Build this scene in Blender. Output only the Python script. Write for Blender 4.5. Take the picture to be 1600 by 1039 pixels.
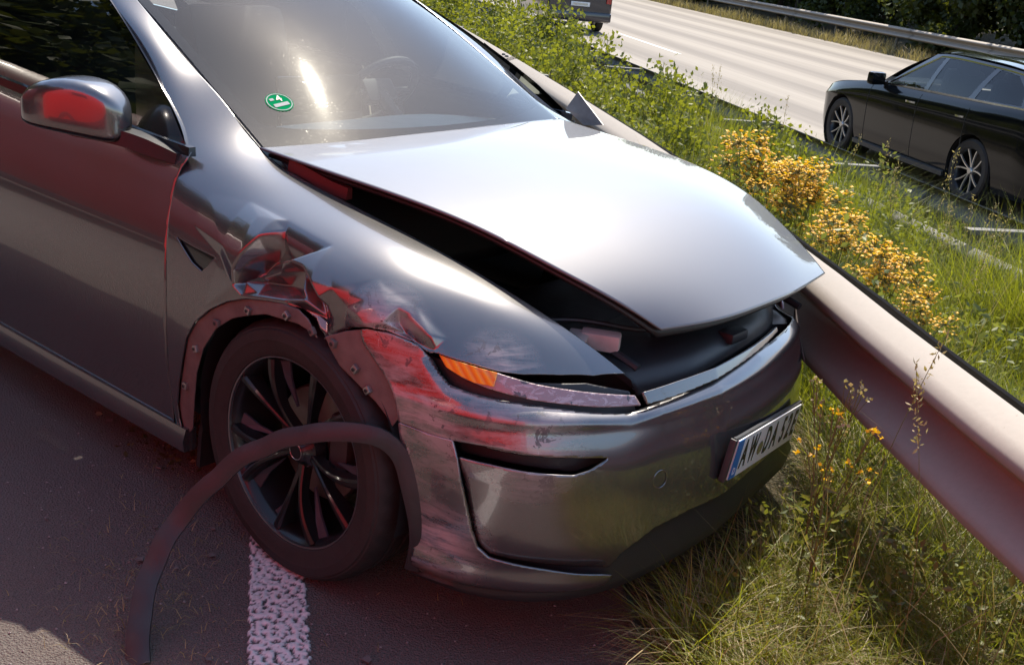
import bpy, bmesh, math, random
import numpy as np
from mathutils import Vector, Matrix, geometry as mgeo
from mathutils import noise as mnoise
RNG = np.random.default_rng(7); random.seed(7)
for o in list(bpy.data.objects): bpy.data.objects.remove(o)
SC = bpy.context.scene; COL = SC.collection
R_ = math.radians
# ------------------------------------------------------------------ camera, sky, sun
# World frame: origin on the ground under the crashed car's front axle, X = its nose, Y = its left, Z up.
cam = bpy.data.cameras.new('camera'); camo = bpy.data.objects.new('camera', cam); COL.objects.link(camo)
CAMP = Vector((1.98829, -2.62368, 1.66108)); yaw, pit, rol = 2.22773, .342966, .104994
_f = Vector((math.cos(yaw)*math.cos(pit), math.sin(yaw)*math.cos(pit), -math.sin(pit)))
_r = _f.cross(Vector((0, 0, 1))).normalized(); _u = _r.cross(_f)
_r2 = _r*math.cos(rol)+_u*math.sin(rol); _u2 = _u*math.cos(rol)-_r*math.sin(rol)
M = Matrix((_r2, _u2, -_f)).transposed().to_4x4(); M.translation = CAMP
camo.matrix_world = M
cam.sensor_width = 36; cam.lens = 36*1712.156/1600; cam.clip_start = .05; cam.clip_end = 2000
SC.camera = camo
SUN_EL, SUN_AZ = 54.5, 116.0
wd = bpy.data.worlds.new('World'); SC.world = wd; wd.use_nodes = True
wn = wd.node_tree.nodes; sky = wn.new('ShaderNodeTexSky'); sky.sky_type = 'NISHITA'; sky.sun_disc = False
sky.sun_elevation = R_(SUN_EL); sky.sun_rotation = R_(90-SUN_AZ); sky.air_density = 1.0; sky.dust_density = .95; sky.ozone_density = .25
wd.node_tree.links.new(sky.outputs[0], wn['Background'].inputs[0]); wn['Background'].inputs[1].default_value = .135
sl = bpy.data.lights.new('sun', 'SUN'); sl.energy = 3.7; sl.angle = R_(.53); sl.color = (1, .91, .78)
so = bpy.data.objects.new('sun', sl); COL.objects.link(so)
SUND = Vector((math.cos(R_(SUN_AZ))*math.cos(R_(SUN_EL)), math.sin(R_(SUN_AZ))*math.cos(R_(SUN_EL)), math.sin(R_(SUN_EL))))
so.rotation_euler = SUND.to_track_quat('Z', 'Y').to_euler(); so.location = (0, 0, 20)
SC.view_settings.view_transform = 'Standard'; SC.view_settings.look = 'None'; SC.view_settings.exposure = 0.98
SC.view_settings.gamma = 1; SC.view_settings.use_curve_mapping = False
SC.render.engine = 'CYCLES'; SC.cycles.max_bounces = 5; SC.cycles.diffuse_bounces = 2; SC.cycles.glossy_bounces = 3; SC.cycles.transparent_max_bounces = 12
SC.cycles.caustics_reflective = False; SC.cycles.caustics_refractive = False
SC.render.resolution_x = 1024; SC.render.resolution_y = 664
# ------------------------------------------------------------------ road frame: s along the motorway, n across it
RY = 2.473822
RD = np.array([math.cos(RY), math.sin(RY), 0]); RN = np.array([math.sin(RY), -math.cos(RY), 0])
def RP(s, n, z=0.0): return RD*s+RN*n+np.array([0, 0, z])
def RPA(a):
    a = np.asarray(a, float); return a[..., :1]*RD+a[..., 1:2]*RN+a[..., 2:3]*np.array([0, 0, 1.])
def OPZ(n): return 0.0 if n < 1.0 else (-.5 if n > 4.2 else -.5*(n-1)/3.2)
OPZV = np.vectorize(OPZ)
# ------------------------------------------------------------------ object helpers
def tag(o, label=None, cat=None, group=None, kind=None):
    if label: o['label'] = label
    if cat: o['category'] = cat
    if group: o['group'] = group
    if kind: o['kind'] = kind
    return o
def empty(name, loc=(0, 0, 0), rz=0.0):
    o = bpy.data.objects.new(name, None); COL.objects.link(o); o.location = loc; o.rotation_euler = (0, 0, rz); o.empty_display_size = .1
    return o
def link(name, me, mat=None, parent=None):
    o = bpy.data.objects.new(name, me); COL.objects.link(o)
    if mat is not None and not me.materials: me.materials.append(mat)
    if parent is not None: o.parent = parent
    return o
def mesh(name, V, F, smooth=True, sharp=40):
    me = bpy.data.meshes.new(name); me.from_pydata([tuple(map(float, v)) for v in V], [], [tuple(map(int, f)) for f in F])
    if smooth:
        me.polygons.foreach_set('use_smooth', [True]*len(me.polygons))
        if sharp: me.set_sharp_from_angle(angle=R_(sharp))
    me.update(); return me
def fastmesh(name, V, tri=None, quad=None, cols=None, smooth=False):
    """big meshes from numpy arrays; cols = per-vertex colour"""
    me = bpy.data.meshes.new(name); V = np.asarray(V, np.float32)
    nt = 0 if tri is None else len(tri); nq = 0 if quad is None else len(quad)
    loops = []; 
    if nt: loops.append(np.asarray(tri, np.int32).ravel())
    if nq: loops.append(np.asarray(quad, np.int32).ravel())
    loops = np.concatenate(loops); st = np.concatenate([np.arange(nt)*3, nt*3+np.arange(nq)*4]).astype(np.int32)
    tot = np.concatenate([np.full(nt, 3), np.full(nq, 4)]).astype(np.int32)
    me.vertices.add(len(V)); me.vertices.foreach_set('co', V.ravel()); me.loops.add(len(loops)); me.loops.foreach_set('vertex_index', loops)
    me.polygons.add(nt+nq); me.polygons.foreach_set('loop_start', st); me.polygons.foreach_set('loop_total', tot)
    if smooth: me.polygons.foreach_set('use_smooth', np.ones(nt+nq, bool))
    if cols is not None:
        at = me.color_attributes.new('col', 'FLOAT_COLOR', 'POINT'); c4 = np.ones((len(V), 4), np.float32); c4[:, :3] = cols; at.data.foreach_set('color', c4.ravel())
    me.update(); me.validate(); return me
class MB:
    """collects shapes into one mesh"""
    def __init__(s): s.V = []; s.F = []
    def add(s, V, F):
        k = len(s.V); s.V += [tuple(map(float, v)) for v in V]; s.F += [tuple(int(i)+k for i in f) for f in F]; return s
    def box(s, c, size, rot=None, bev=0.0):
        b = bmesh.new(); bmesh.ops.create_cube(b, size=1)
        bmesh.ops.scale(b, vec=Vector(size), verts=b.verts)
        if bev: bmesh.ops.bevel(b, geom=b.edges[:]+b.verts[:], offset=bev, segments=2, affect='EDGES', profile=.6)
        if rot is not None: bmesh.ops.transform(b, matrix=rot.to_4x4(), verts=b.verts)
        b.verts.ensure_lookup_table(); V = [v.co+Vector(c) for v in b.verts]; b.verts.index_update()
        F = [[v.index for v in f.verts] for f in b.faces]; b.free(); return s.add(V, F)
    def lathe(s, prof, origin, axis, n=32, closed=False, a0=0, a1=2*math.pi):
        ax = Vector(axis).normalized(); t = Vector((0, 0, 1)) if abs(ax.z) < .9 else Vector((1, 0, 0)); e1 = t.cross(ax).normalized(); e2 = ax.cross(e1)
        full = abs(a1-a0-2*math.pi) < 1e-6; m = n if full else n+1; V = []
        for i in range(m):
            a = a0+(a1-a0)*i/n; d = e1*math.cos(a)+e2*math.sin(a)
            for r, h in prof: V.append(Vector(origin)+d*r+ax*h)
        k = len(prof); F = []
        for i in range(n):
            j = (i+1) % m
            for q in range(k-1): F.append((i*k+q, j*k+q, j*k+q+1, i*k+q+1))
            if closed: F.append((i*k+k-1, j*k+k-1, j*k, i*k))
        return s.add(V, F)
    def sweep(s, path, prof, up=(0, 0, 1), closed=True, cap=True, scale=None):
        """profile points (a,b): a along side vector, b along up vector"""
        P = [Vector(map(float, q)) for q in path]; n = len(P); V = []; k = len(prof)
        for i in range(n):
            t = (P[min(i+1, n-1)]-P[max(i-1, 0)]).normalized(); u0 = Vector(up[i] if not np.isscalar(up[0]) else up)
            sd = t.cross(u0).normalized(); u = sd.cross(t); sc = 1 if scale is None else scale[i]
            for a, b in prof: V.append(P[i]+sd*(a*sc)+u*(b*sc))
        F = []; kk = k if closed else k-1
        for i in range(n-1):
            for q in range(kk): F.append((i*k+q, i*k+(q+1) % k, (i+1)*k+(q+1) % k, (i+1)*k+q))
        if cap and closed: F += [tuple(range(k))[::-1], tuple((n-1)*k+q for q in range(k))]
        return s.add(V, F)
    def tube(s, path, r, n=8, up=(0, 0, 1), scale=None):
        return s.sweep(path, [(r*math.cos(2*math.pi*i/n), r*math.sin(2*math.pi*i/n)) for i in range(n)], up, scale=scale)
    def build(s, name, mat, parent=None, smooth=True, sharp=35): return link(name, mesh(name, s.V, s.F, smooth, sharp), mat, parent)
def crv(pts, n):
    """natural cubic through points, n samples"""
    P = np.array(pts, float); d = np.concatenate([[0], np.cumsum(np.linalg.norm(np.diff(P, axis=0), axis=1)+1e-6)]); d /= d[-1]
    return card(d, np.linspace(0, 1, n))@P
def copy_tree(o, parent=None):
    c = o.copy(); COL.objects.link(c)
    if parent is not None: c.parent = parent
    for ch in o.children: copy_tree(ch, c)
    return c
# ------------------------------------------------------------------ spline surfaces
def card(k,t):
    """cardinal natural cubic splines: knots k, params t -> matrix (len t, len k)"""
    n=len(k); h=np.diff(k); A=np.zeros((n,n)); B=np.zeros((n,n)); A[0,0]=A[-1,-1]=1
    for i in range(1,n-1):
        A[i,i-1]=h[i-1]; A[i,i]=2*(h[i-1]+h[i]); A[i,i+1]=h[i]
        B[i,i-1]=6/h[i-1]; B[i,i]=-6/h[i-1]-6/h[i]; B[i,i+1]=6/h[i]
    M=np.linalg.solve(A,B); t=np.asarray(t,float)
    j=np.clip(np.searchsorted(k,t)-1,0,n-2); I=np.eye(n)
    hj=h[j][:,None]; a=((k[j+1]-t))[:,None]/hj; b=1-a
    return a*I[j]+b*I[j+1]+((a**3-a)*M[j]+(b**3-b)*M[j+1])*hj**2/6
class Surf:
    def __init__(s,G):
        s.G=np.array(G,float); R,Cc=s.G.shape[:2]
        du=np.linalg.norm(np.diff(s.G,axis=1),axis=2).mean(0)+1e-4; dv=np.linalg.norm(np.diff(s.G,axis=0),axis=2).mean(1)+1e-4
        s.ku=np.concatenate([[0],np.cumsum(du)]); s.ku/=s.ku[-1]; s.kv=np.concatenate([[0],np.cumsum(dv)]); s.kv/=s.kv[-1]
    def ev(s,u,v):
        u=np.asarray(u,float).ravel(); v=np.asarray(v,float).ravel()
        return np.einsum('ir,ic,rcd->id',card(s.kv,v),card(s.ku,u),s.G)
    def nrm(s,u,v):
        e=1e-4; u=np.asarray(u,float).ravel(); v=np.asarray(v,float).ravel()
        a=s.ev(np.minimum(u+e,1),v)-s.ev(np.maximum(u-e,0),v); b=s.ev(u,np.minimum(v+e,1))-s.ev(u,np.maximum(v-e,0))
        n=np.cross(a,b); return n/np.linalg.norm(n,axis=1)[:,None]
# ---- car surfaces (right side, Y negative) ----
FX=[-1.55,-1.13,-.80,-.62,-.45,-.24,.06,.27,.45,.60,.735]
FR=[ # r0..r7 per station (W,Z)
 [(.93,.20),(.93,.36),(.94,.60),(.90,.95),(.78,1.28),(.648,1.480),(.632,1.515),(.600,1.530)],
 [(.93,.20),(.93,.34),(.945,.55),(.935,.82),(.84,1.12),(.725,1.308),(.700,1.352),(.640,1.375)],
 [(.925,.20),(.93,.32),(.945,.50),(.955,.71),(.90,.95),(.800,1.135),(.755,1.192),(.665,1.216)],
 [(.925,.20),(.930,.30),(.945,.47),(.960,.66),(.948,.85),(.882,1.010),(.800,1.075),(.672,1.130)],
 [(.925,.20),(.930,.30),(.945,.45),(.960,.62),(.955,.80),(.902,.958),(.815,1.020),(.690,1.043)],
 [(.928,.20),(.935,.30),(.948,.45),(.962,.62),(.956,.79),(.892,.938),(.800,.980),(.700,.997)],
 [(.935,.20),(.940,.30),(.950,.45),(.964,.62),(.962,.762),(.904,.905),(.805,.946),(.695,.955)],
 [(.930,.20),(.935,.30),(.942,.45),(.952,.60),(.946,.735),(.889,.868),(.788,.910),(.673,.914)],
 [(.890,.20),(.895,.30),(.905,.43),(.910,.56),(.895,.68),(.838,.788),(.742,.845),(.637,.860)],
 [(.800,.20),(.810,.30),(.820,.41),(.825,.53),(.805,.625),(.740,.715),(.660,.768),(.577,.790)],
 [(.640,.20),(.645,.29),(.650,.38),(.650,.46),(.635,.53),(.590,.605),(.540,.653),(.480,.683)]]
FEN=Surf([[(FX[c],-FR[c][r][0],FR[c][r][1]) for c in range(len(FX))] for r in range(8)])
BZ=[.165,.24,.35,.48,.58,.66,.76,.83]
BR=[ # per row: (X,W) from arch to centre
 [(.10,.90),(.28,.885),(.40,.865),(.52,.835),(.66,.745),(.76,.60),(.82,.40),(.85,.2),(.86,0)],
 [(.10,.93),(.28,.915),(.415,.890),(.54,.865),(.68,.78),(.79,.63),(.85,.43),(.88,.2),(.89,0)],
 [(.10,.945),(.28,.93),(.425,.905),(.55,.880),(.69,.795),(.80,.645),(.865,.44),(.90,.2),(.91,0)],
 [(.10,.95),(.28,.937),(.415,.912),(.54,.888),(.685,.80),(.797,.65),(.862,.44),(.897,.2),(.907,0)],
 [(.10,.955),(.27,.94),(.395,.918),(.52,.893),(.665,.805),(.778,.645),(.843,.435),(.877,.2),(.887,0)],
 [(.10,.958),(.26,.94),(.38,.913),(.50,.882),(.64,.79),(.75,.63),(.813,.425),(.845,.2),(.855,0)],
 [(.10,.96),(.25,.935),(.355,.900),(.46,.862),(.595,.765),(.70,.605),(.758,.41),(.785,.2),(.795,0)],
 [(.10,.955),(.235,.92),(.33,.875),(.42,.832),(.545,.735),(.645,.58),(.70,.395),(.725,.2),(.735,0)]]
def brow(r):
    L=[(x,-w,BZ[r]) for x,w in BR[r]]
    return L+[(x,w,BZ[r]) for x,w in BR[r][-2::-1]]
BUM=Surf([brow(r) for r in range(8)])
# door: X from -.50 back to -3.9
DX=[-.40,-1.0,-1.6,-2.4,-3.2,-3.75]
DW=[(.925,.20),(.928,.30),(.945,.45),(.960,.62),(.955,.78),(.918,.93),(.893,1.0),(.872,1.035)]
def dst(i,x):
    up=max(0,(-x-.6))*.038; nar=max(0,-x-2.6)**2*.06
    return [(x,-(w-nar),z+up*(z/1.035)**4) for w,z in DW]
DOOR=Surf(np.array([dst(i,x) for i,x in enumerate(DX)]).transpose(1,0,2))
# hood (raised at front)
HOOD=Surf([
 [(-.459,-.690,1.048),(-.385,-.35,1.062),(-.362,0,1.069),(-.385,.35,1.068),(-.425,.655,1.058)],
 [(-.20,-.687,1.039),(-.17,-.35,1.060),(-.15,0,1.066),(-.17,.35,1.060),(-.20,.70,1.032)],
 [(.08,-.660,1.022),(.11,-.33,1.040),(.13,0,1.045),(.12,.34,1.036),(.09,.72,.998)],
 [(.319,-.615,.986),(.36,-.30,1.003),(.38,0,1.007),(.37,.32,.995),(.33,.715,.945)],
 [(.525,-.550,.923),(.575,-.27,.935),(.59,0,.938),(.58,.30,.925),(.54,.65,.868)],
 [(.650,-.465,.860),(.705,-.23,.866),(.72,0,.868),(.71,.26,.858),(.665,.59,.818)],
 [(.724,-.385,.798),(.785,-.20,.808),(.80,0,.812),(.79,.22,.808),(.735,.540,.793)]])
WIND=Surf([
 [(-.44,-.690,1.045),(-.33,-.40,1.035),(-.30,0,1.03),(-.33,.40,1.035),(-.44,.690,1.045)],
 [(-.78,-.665,1.208),(-.68,-.38,1.222),(-.65,0,1.227),(-.68,.38,1.222),(-.78,.665,1.208)],
 [(-1.13,-.640,1.370),(-1.04,-.37,1.394),(-1.01,0,1.402),(-1.04,.37,1.394),(-1.13,.640,1.370)],
 [(-1.55,-.600,1.525),(-1.47,-.35,1.555),(-1.44,0,1.565),(-1.47,.35,1.555),(-1.55,.600,1.525)]])
GLX=[-.45,-.75,-1.1,-1.6,-2.4,-3.1]
GLASS=Surf([[(x,-w,1.032+max(0,-x-.6)*.038) for x,w in zip(GLX,(.868,.866,.865,.863,.855,.83))],
 [(x,-w,1.20+max(0,-x-.6)*.03) for x,w in zip(GLX,(.80,.797,.795,.79,.785,.755))],
 [(x,-w,1.36+max(0,-x-.6)*.015) for x,w in zip(GLX,(.72,.715,.712,.705,.70,.67))],
 [(x,-w,1.52) for x,w in zip(GLX,(.63,.62,.615,.61,.60,.58))]])
def inside(poly, P):
    poly = np.asarray(poly, float); x, y = P[:, 0], P[:, 1]; r = np.zeros(len(P), bool); n = len(poly)
    for i in range(n):
        a, b = poly[i], poly[(i+1) % n]
        if a[1] == b[1]: continue
        c = ((a[1] > y) != (b[1] > y)) & (x < (b[0]-a[0])*(y-a[1])/(b[1]-a[1])+a[0]); r ^= c
    return r
def cross_t(poly, p, q):
    """first crossing parameter of segment p-q with the polygon"""
    A = np.asarray(poly, float); B = np.roll(A, -1, 0); d = q-p; e = B-A
    den = d[0]*e[:, 1]-d[1]*e[:, 0]; den = np.where(abs(den) < 1e-14, 1e-14, den); w = A-p
    t = (w[:, 0]*e[:, 1]-w[:, 1]*e[:, 0])/den; s = (w[:, 0]*d[1]-w[:, 1]*d[0])/den
    ok = (t >= -1e-9) & (t <= 1+1e-9) & (s >= -1e-9) & (s <= 1+1e-9)
    return t[ok].min() if ok.any() else .5
def trim(S, polys, nu, nv, holes=(), disp=None, box=None):
    """part of surface S inside any of polys and outside holes, its edge snapped to the outline"""
    if polys is None: polys = [[(-1, -1), (2, -1), (2, 2), (-1, 2)]]
    allp = np.array([q for pl in polys for q in pl]); 
    u0, v0 = np.clip(allp.min(0)-.01, 0, 1); u1, v1 = np.clip(allp.max(0)+.01, 0, 1)
    U, Vv = np.meshgrid(np.linspace(u0, u1, nu), np.linspace(v0, v1, nv)); G = np.stack([U.ravel(), Vv.ravel()], 1)
    ins = np.zeros(len(G), bool)
    for pl in polys: ins |= inside(pl, G)
    for h in holes: ins &= ~inside(h, G)
    lines = list(polys)+list(holes); st = ins.astype(int); best = np.full(len(G), 9.); G2 = G.copy(); on = np.zeros(len(G), bool)
    idx = np.arange(len(G)).reshape(nv, nu)
    for a, b in ((idx[:, :-1].ravel(), idx[:, 1:].ravel()), (idx[:-1].ravel(), idx[1:].ravel())):
        for i, j in zip(*(lambda m: (a[m], b[m]))(ins[a] != ins[b])):
            ts = [cross_t(l, G[i], G[j]) for l in lines]; ts = [t for t in ts if t != .5] or [.5]; t = ts[0]
            k, tt = (i, t) if t < .5 else (j, 1-t)
            if tt < best[k]: best[k] = tt; G2[k] = G[i]+(G[j]-G[i])*t
            on[k] = True
    st[on] = 2; F = []
    def good(tr):
        s = [st[k] for k in tr]
        if 0 in s: return False
        if 1 in s: return True
        c = G2[list(tr)].mean(0)[None]; r = any(inside(pl, c)[0] for pl in polys) and not any(inside(h, c)[0] for h in holes); return r
    for y in range(nv-1):
        for x in range(nu-1):
            q = (idx[y, x], idx[y, x+1], idx[y+1, x+1], idx[y+1, x]); s = [st[k] for k in q]
            if not any(s): continue
            if all(k == 1 for k in s): F.append(q); continue
            t1 = ((q[0], q[1], q[2]), (q[0], q[2], q[3])); t2 = ((q[0], q[1], q[3]), (q[1], q[2], q[3]))
            pick = t1 if (s[0] == 2 and s[2] == 2) else t2 if (s[1] == 2 and s[3] == 2) else t1
            F += [t for t in pick if good(t)]
    used = sorted({k for f in F for k in f}); mp = {k: i for i, k in enumerate(used)}; uv = G2[used]
    P = S.ev(uv[:, 0], uv[:, 1])
    if disp is not None: P = disp(P, uv, S)
    return P, [tuple(mp[k] for k in f) for f in F], uv
def panel(name, S, polys, nu, nv, mat, parent, holes=(), disp=None, thick=.003, mirror=False, flip=False, sharp=None, crush=True):
    P, F, uv = trim(S, polys, nu, nv, holes, disp)
    P = P.copy()
    if mirror: P[:, 1] *= -1
    if crush: P = crush_left(P)
    if flip != mirror: F = [f[::-1] for f in F]
    o = link(name, mesh(name, P, F, True, sharp), mat, parent)
    if thick:
        m = o.modifiers.new('thick', 'SOLIDIFY'); m.thickness = thick; m.offset = -1
    return o
def rail_n(s):
    return np.interp(s, [-6, -3, -1.2, -.57, -.08, .8, 2.33, 3.75, 5.5, 60], [.74, .79, .886, .94, .997, 1.07, 1.14, 1.17, 1.19, 1.19])
def crush_left(P):
    """the nose's left corner is pushed in where it meets the guardrail"""
    s = P@RD; n = P@RN; lim = rail_n(s)-.115
    ex = np.where((P[:, 2] < .765) & (P[:, 1] > 0), np.maximum(n-lim, 0), 0)
    P = P-RN*ex[:, None]
    k = np.clip((P[:, 0]-.42)/.33, 0, 1); k = k*k*(3-2*k)*np.where(P[:, 2] < .78, 1, 0)
    P[:, 0] -= (.115*np.clip(P[:, 1]+.26, 0, .8)+.25*np.clip(P[:, 1]-.2, 0, 1)**2)*k
    return P
# outlines of the panels in surface parameters
FENDER = [(0.468, 0.9923), (0.508, 1.0), (0.564, 0.9985), (0.6183, 1.0), (0.6752, 1.0), (0.7262, 1.0), (0.7701, 1.0), (0.806, 1.0), (0.8528, 0.9984), (0.8826, 0.9978), (0.9194, 1.0), (0.9634, 1.0), (0.9958, 0.9961), (1.0, 0.9987), (0.9586, 0.9139), (0.9336, 0.8633), (0.9034, 0.8165), (0.8848, 0.7974), (0.861, 0.782), (0.8329, 0.7618), (0.8221, 0.7498), (0.8053, 0.747), (0.7823, 0.7298), (0.7573, 0.7012), (0.7351, 0.664), (0.7103, 0.6125), (0.7014, 0.5881), (0.6849, 0.6368), (0.6692, 0.6496), (0.648, 0.6408), (0.6254, 0.625), (0.5927, 0.5984), (0.5622, 0.5631), (0.5301, 0.5139), (0.5028, 0.4552), (0.4835, 0.3806), (0.471, 0.2894), (0.4592, 0.205), (0.4523, 0.128), (0.4543, 0.0803), (0.4619, 0.0271), (0.4503, 0.0269), (0.4432, 0.1263), (0.4409, 0.2183), (0.4436, 0.3132), (0.4487, 0.4254), (0.451, 0.5254), (0.4495, 0.6131), (0.4488, 0.6714), (0.4466, 0.7377), (0.4408, 0.7902), (0.4353, 0.8307), (0.434, 0.8535)]
PILLAR = [(0.434, 0.8535), (0.4138, 0.8759), (0.3537, 0.8799), (0.3063, 0.8555), (0.2553, 0.8456), (0.2066, 0.8594), (0.1551, 0.8789)]
FLANGE_F = [(0.7014, 0.5881), (0.6849, 0.6368), (0.6692, 0.6496), (0.648, 0.6408), (0.6254, 0.625), (0.5927, 0.5984), (0.5622, 0.5631), (0.5301, 0.5139), (0.5028, 0.4552), (0.4835, 0.3806), (0.471, 0.2894), (0.4592, 0.205), (0.4523, 0.128), (0.4543, 0.0803), (0.4619, 0.0271), (0.4756, 0.062), (0.4818, 0.1578), (0.4932, 0.2711), (0.5119, 0.375), (0.5366, 0.4565), (0.5652, 0.5101), (0.5943, 0.5458), (0.622, 0.579), (0.6452, 0.5912), (0.6711, 0.606), (0.6919, 0.602)]
BUMP_TOP = [(0.0557, 0.8957), (0.0598, 0.9043), (0.0852, 0.9102), (0.1087, 0.8958), (0.1185, 0.888), (0.1283, 0.8527), (0.1358, 0.8062), (0.1432, 0.7772), (0.1599, 0.7676), (0.178, 0.7602), (0.219, 0.7482), (0.2471, 0.7351), (0.2959, 0.7083), (0.3128, 0.7133), (0.3267, 0.7194), (0.3759, 0.7386), (0.4371, 0.7547), (0.4737, 0.7604), (0.5037, 0.7664), (0.5389, 0.775)]
BUMP_ARCH = [(0.1091, 0.0016), (0.1066, 0.2527), (0.1008, 0.3671), (0.0957, 0.4842), (0.0955, 0.5978), (0.0933, 0.6992), (0.0813, 0.7599), (0.07, 0.8073), (0.0592, 0.8499)]
BUMP_BOT = [(0.1664, 0.0792), (0.1968, 0.1055), (0.2241, 0.12), (0.2496, 0.1239), (0.2755, 0.1328), (0.2972, 0.2023), (0.3276, 0.2713), (0.3706, 0.298), (0.4142, 0.3026), (0.47, 0.3243), (0.5367, 0.3202)]
SLOT = [(0.1465, 0.5994), (0.1742, 0.6044), (0.2088, 0.5925), (0.2372, 0.5838), (0.275, 0.5731), (0.2571, 0.5368), (0.2432, 0.5223), (0.2075, 0.5315), (0.176, 0.543), (0.1497, 0.5439)]
CREASE = [(0.1497, 0.5439), (0.1514, 0.4671), (0.1546, 0.3898), (0.1594, 0.2991), (0.1654, 0.238), (0.1761, 0.206), (0.1954, 0.1942), (0.2229, 0.1788), (0.2515, 0.1583), (0.2749, 0.1463)]
FLANGE_B = [(0.0139, 0.8207), (0.0378, 0.8704), (0.0557, 0.8957), (0.0592, 0.8499), (0.07, 0.8073), (0.0813, 0.7599), (0.0933, 0.6992), (0.0973, 0.6225), (0.0871, 0.5693), (0.0814, 0.6036), (0.072, 0.6386), (0.0607, 0.6651), (0.0447, 0.7009), (0.0314, 0.7287), (0.0196, 0.7819)]
LENS = [(0.1365, 0.8742), (0.1641, 0.8581), (0.1864, 0.8448), (0.2171, 0.8163), (0.2592, 0.7891), (0.3062, 0.7604), (0.3118, 0.7243), (0.2695, 0.7377), (0.2419, 0.7519), (0.21, 0.767), (0.177, 0.79), (0.1555, 0.8116), (0.1422, 0.8367)]
INDIC = [(0.1365, 0.8742), (0.1641, 0.8581), (0.1864, 0.8448), (0.1823, 0.7986), (0.1659, 0.8021), (0.153, 0.818), (0.1422, 0.8367)]
HOUSING = [(0.1166, 0.8931), (0.1366, 0.885), (0.1646, 0.8747), (0.2055, 0.8588), (0.266, 0.8521), (0.3104, 0.8057), (0.3165, 0.7194), (0.2995, 0.6961), (0.2469, 0.7231), (0.2158, 0.7398), (0.1778, 0.748), (0.143, 0.7645), (0.1281, 0.8418)]
TRIM = [(0.3113, 0.7659), (0.3153, 0.7243), (0.3519, 0.732), (0.3868, 0.7415), (0.4264, 0.7516), (0.4845, 0.7681), (0.5356, 0.7828), (0.5371, 0.8135), (0.4736, 0.8124), (0.4309, 0.7869), (0.3908, 0.7827), (0.3549, 0.777)]
CIRCLE = [(0.3266, 0.4633)]
PLATE = [(0.4059, 0.5183), (0.4096, 0.3535), (0.5566, 0.5187), (0.5609, 0.3706)]
DOORSHUT = [(0.0272, 0.0476), (0.036, 0.1223), (0.0369, 0.2246), (0.0343, 0.3302), (0.031, 0.447), (0.0295, 0.5546), (0.0317, 0.6551), (0.0343, 0.7237), (0.0372, 0.8062), (0.0381, 0.8789), (0.0362, 0.9382), (0.0334, 0.97)]
GLASSF = [(0.0293, 0.0), (0.0387, 0.036), (0.0853, 0.2042), (0.1259, 0.3184), (0.1701, 0.432), (0.2169, 0.5452), (0.2682, 0.659)]
DENTS = [ (-0.529,0.930,0),(-0.389,0.952,0),(-0.264,0.956,0),(-0.111,0.941,0),(0.069,0.921,0),(0.234,0.885,0),(0.345,0.845,0),(0.438,0.789,0),(-0.499,0.799,0),(-0.495,0.636,0),(-0.417,0.565,0),(-0.325,0.667,0),(-0.409,0.872,0),(-0.272,0.820,0),(-0.301,0.744,0),(-0.190,0.931,6),(-0.137,0.935,4),(-0.140,0.897,10),(-0.174,0.848,14),(-0.196,0.806,12),(-0.198,0.764,6),(-0.261,0.848,6),(-0.098,0.929,-6),(-0.096,0.902,-28),(-0.123,0.850,-42),(-0.160,0.799,-40),(-0.173,0.776,-34),(-0.055,0.881,-30),(-0.043,0.864,-2),(-0.018,0.870,2),(-0.121,0.802,-14),(-0.054,0.835,-10),(0.037,0.816,-8),(-0.164,0.782,-2),(-0.164,0.745,2),(-0.118,0.789,-24),(-0.044,0.801,-30),(0.032,0.809,-30),(-0.114,0.765,-6),(-0.014,0.774,-4),(0.054,0.793,-8),(0.010,0.862,-22),(0.048,0.830,-32),(0.076,0.799,-34),(0.105,0.759,-30),(0.125,0.720,-22),(0.036,0.868,4),(0.081,0.846,8),(0.115,0.817,4),(0.144,0.847,2),(0.196,0.815,-4),(0.146,0.771,-14),(0.189,0.763,-14),(0.131,0.798,-10),(0.194,0.844,0),(0.240,0.840,2),(0.235,0.809,4),(0.270,0.829,3),(0.298,0.839,4),(0.304,0.803,6),(0.259,0.788,2),(0.318,0.837,2),(0.328,0.815,-18),(0.353,0.791,-24),(0.382,0.779,-16),(0.358,0.819,0),(0.403,0.792,6),(0.437,0.769,2),(0.345,0.830,1),(0.428,0.764,-4) ]
BADGE = [(0.4657, 0.6702), (0.5343, 0.6658), (0.5138, 0.6146), (0.496, 0.6262)]
CLIPS_F = [(-0.277, -0.962, 0.636), (-0.144, -0.964, 0.71), (0.005, -0.964, 0.74), (0.1, -0.963, 0.728), (-0.38, -0.954, 0.529), (-0.451, -0.938, 0.391)]
CLIPS_B = [(0.165, -0.953, 0.715), (0.235, -0.944, 0.67), (0.275, -0.938, 0.628)]
TRIMARC = [(0.418, -0.885, 0.184), (0.434, -0.905, 0.333), (0.414, -0.915, 0.423), (0.387, -0.925, 0.496), (0.36, -0.945, 0.529), (0.326, -0.975, 0.543), (0.265, -1.01, 0.539), (0.177, -1.05, 0.508), (0.068, -1.095, 0.442), (-0.014, -1.155, 0.346), (-0.066, -1.225, 0.238), (-0.055, -1.3, 0.15), (-0.003, -1.37, 0.072), (0.081, -1.432, -0.004)]
SAIL = [(0.1824, 0.4664), (0.1691, 0.4254), (0.1259, 0.3184), (0.0853, 0.2042), (0.0384, 0.0329), (0.0293, 0.0), (0.0776, 0.0), (0.1213, 0.0)]
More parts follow.
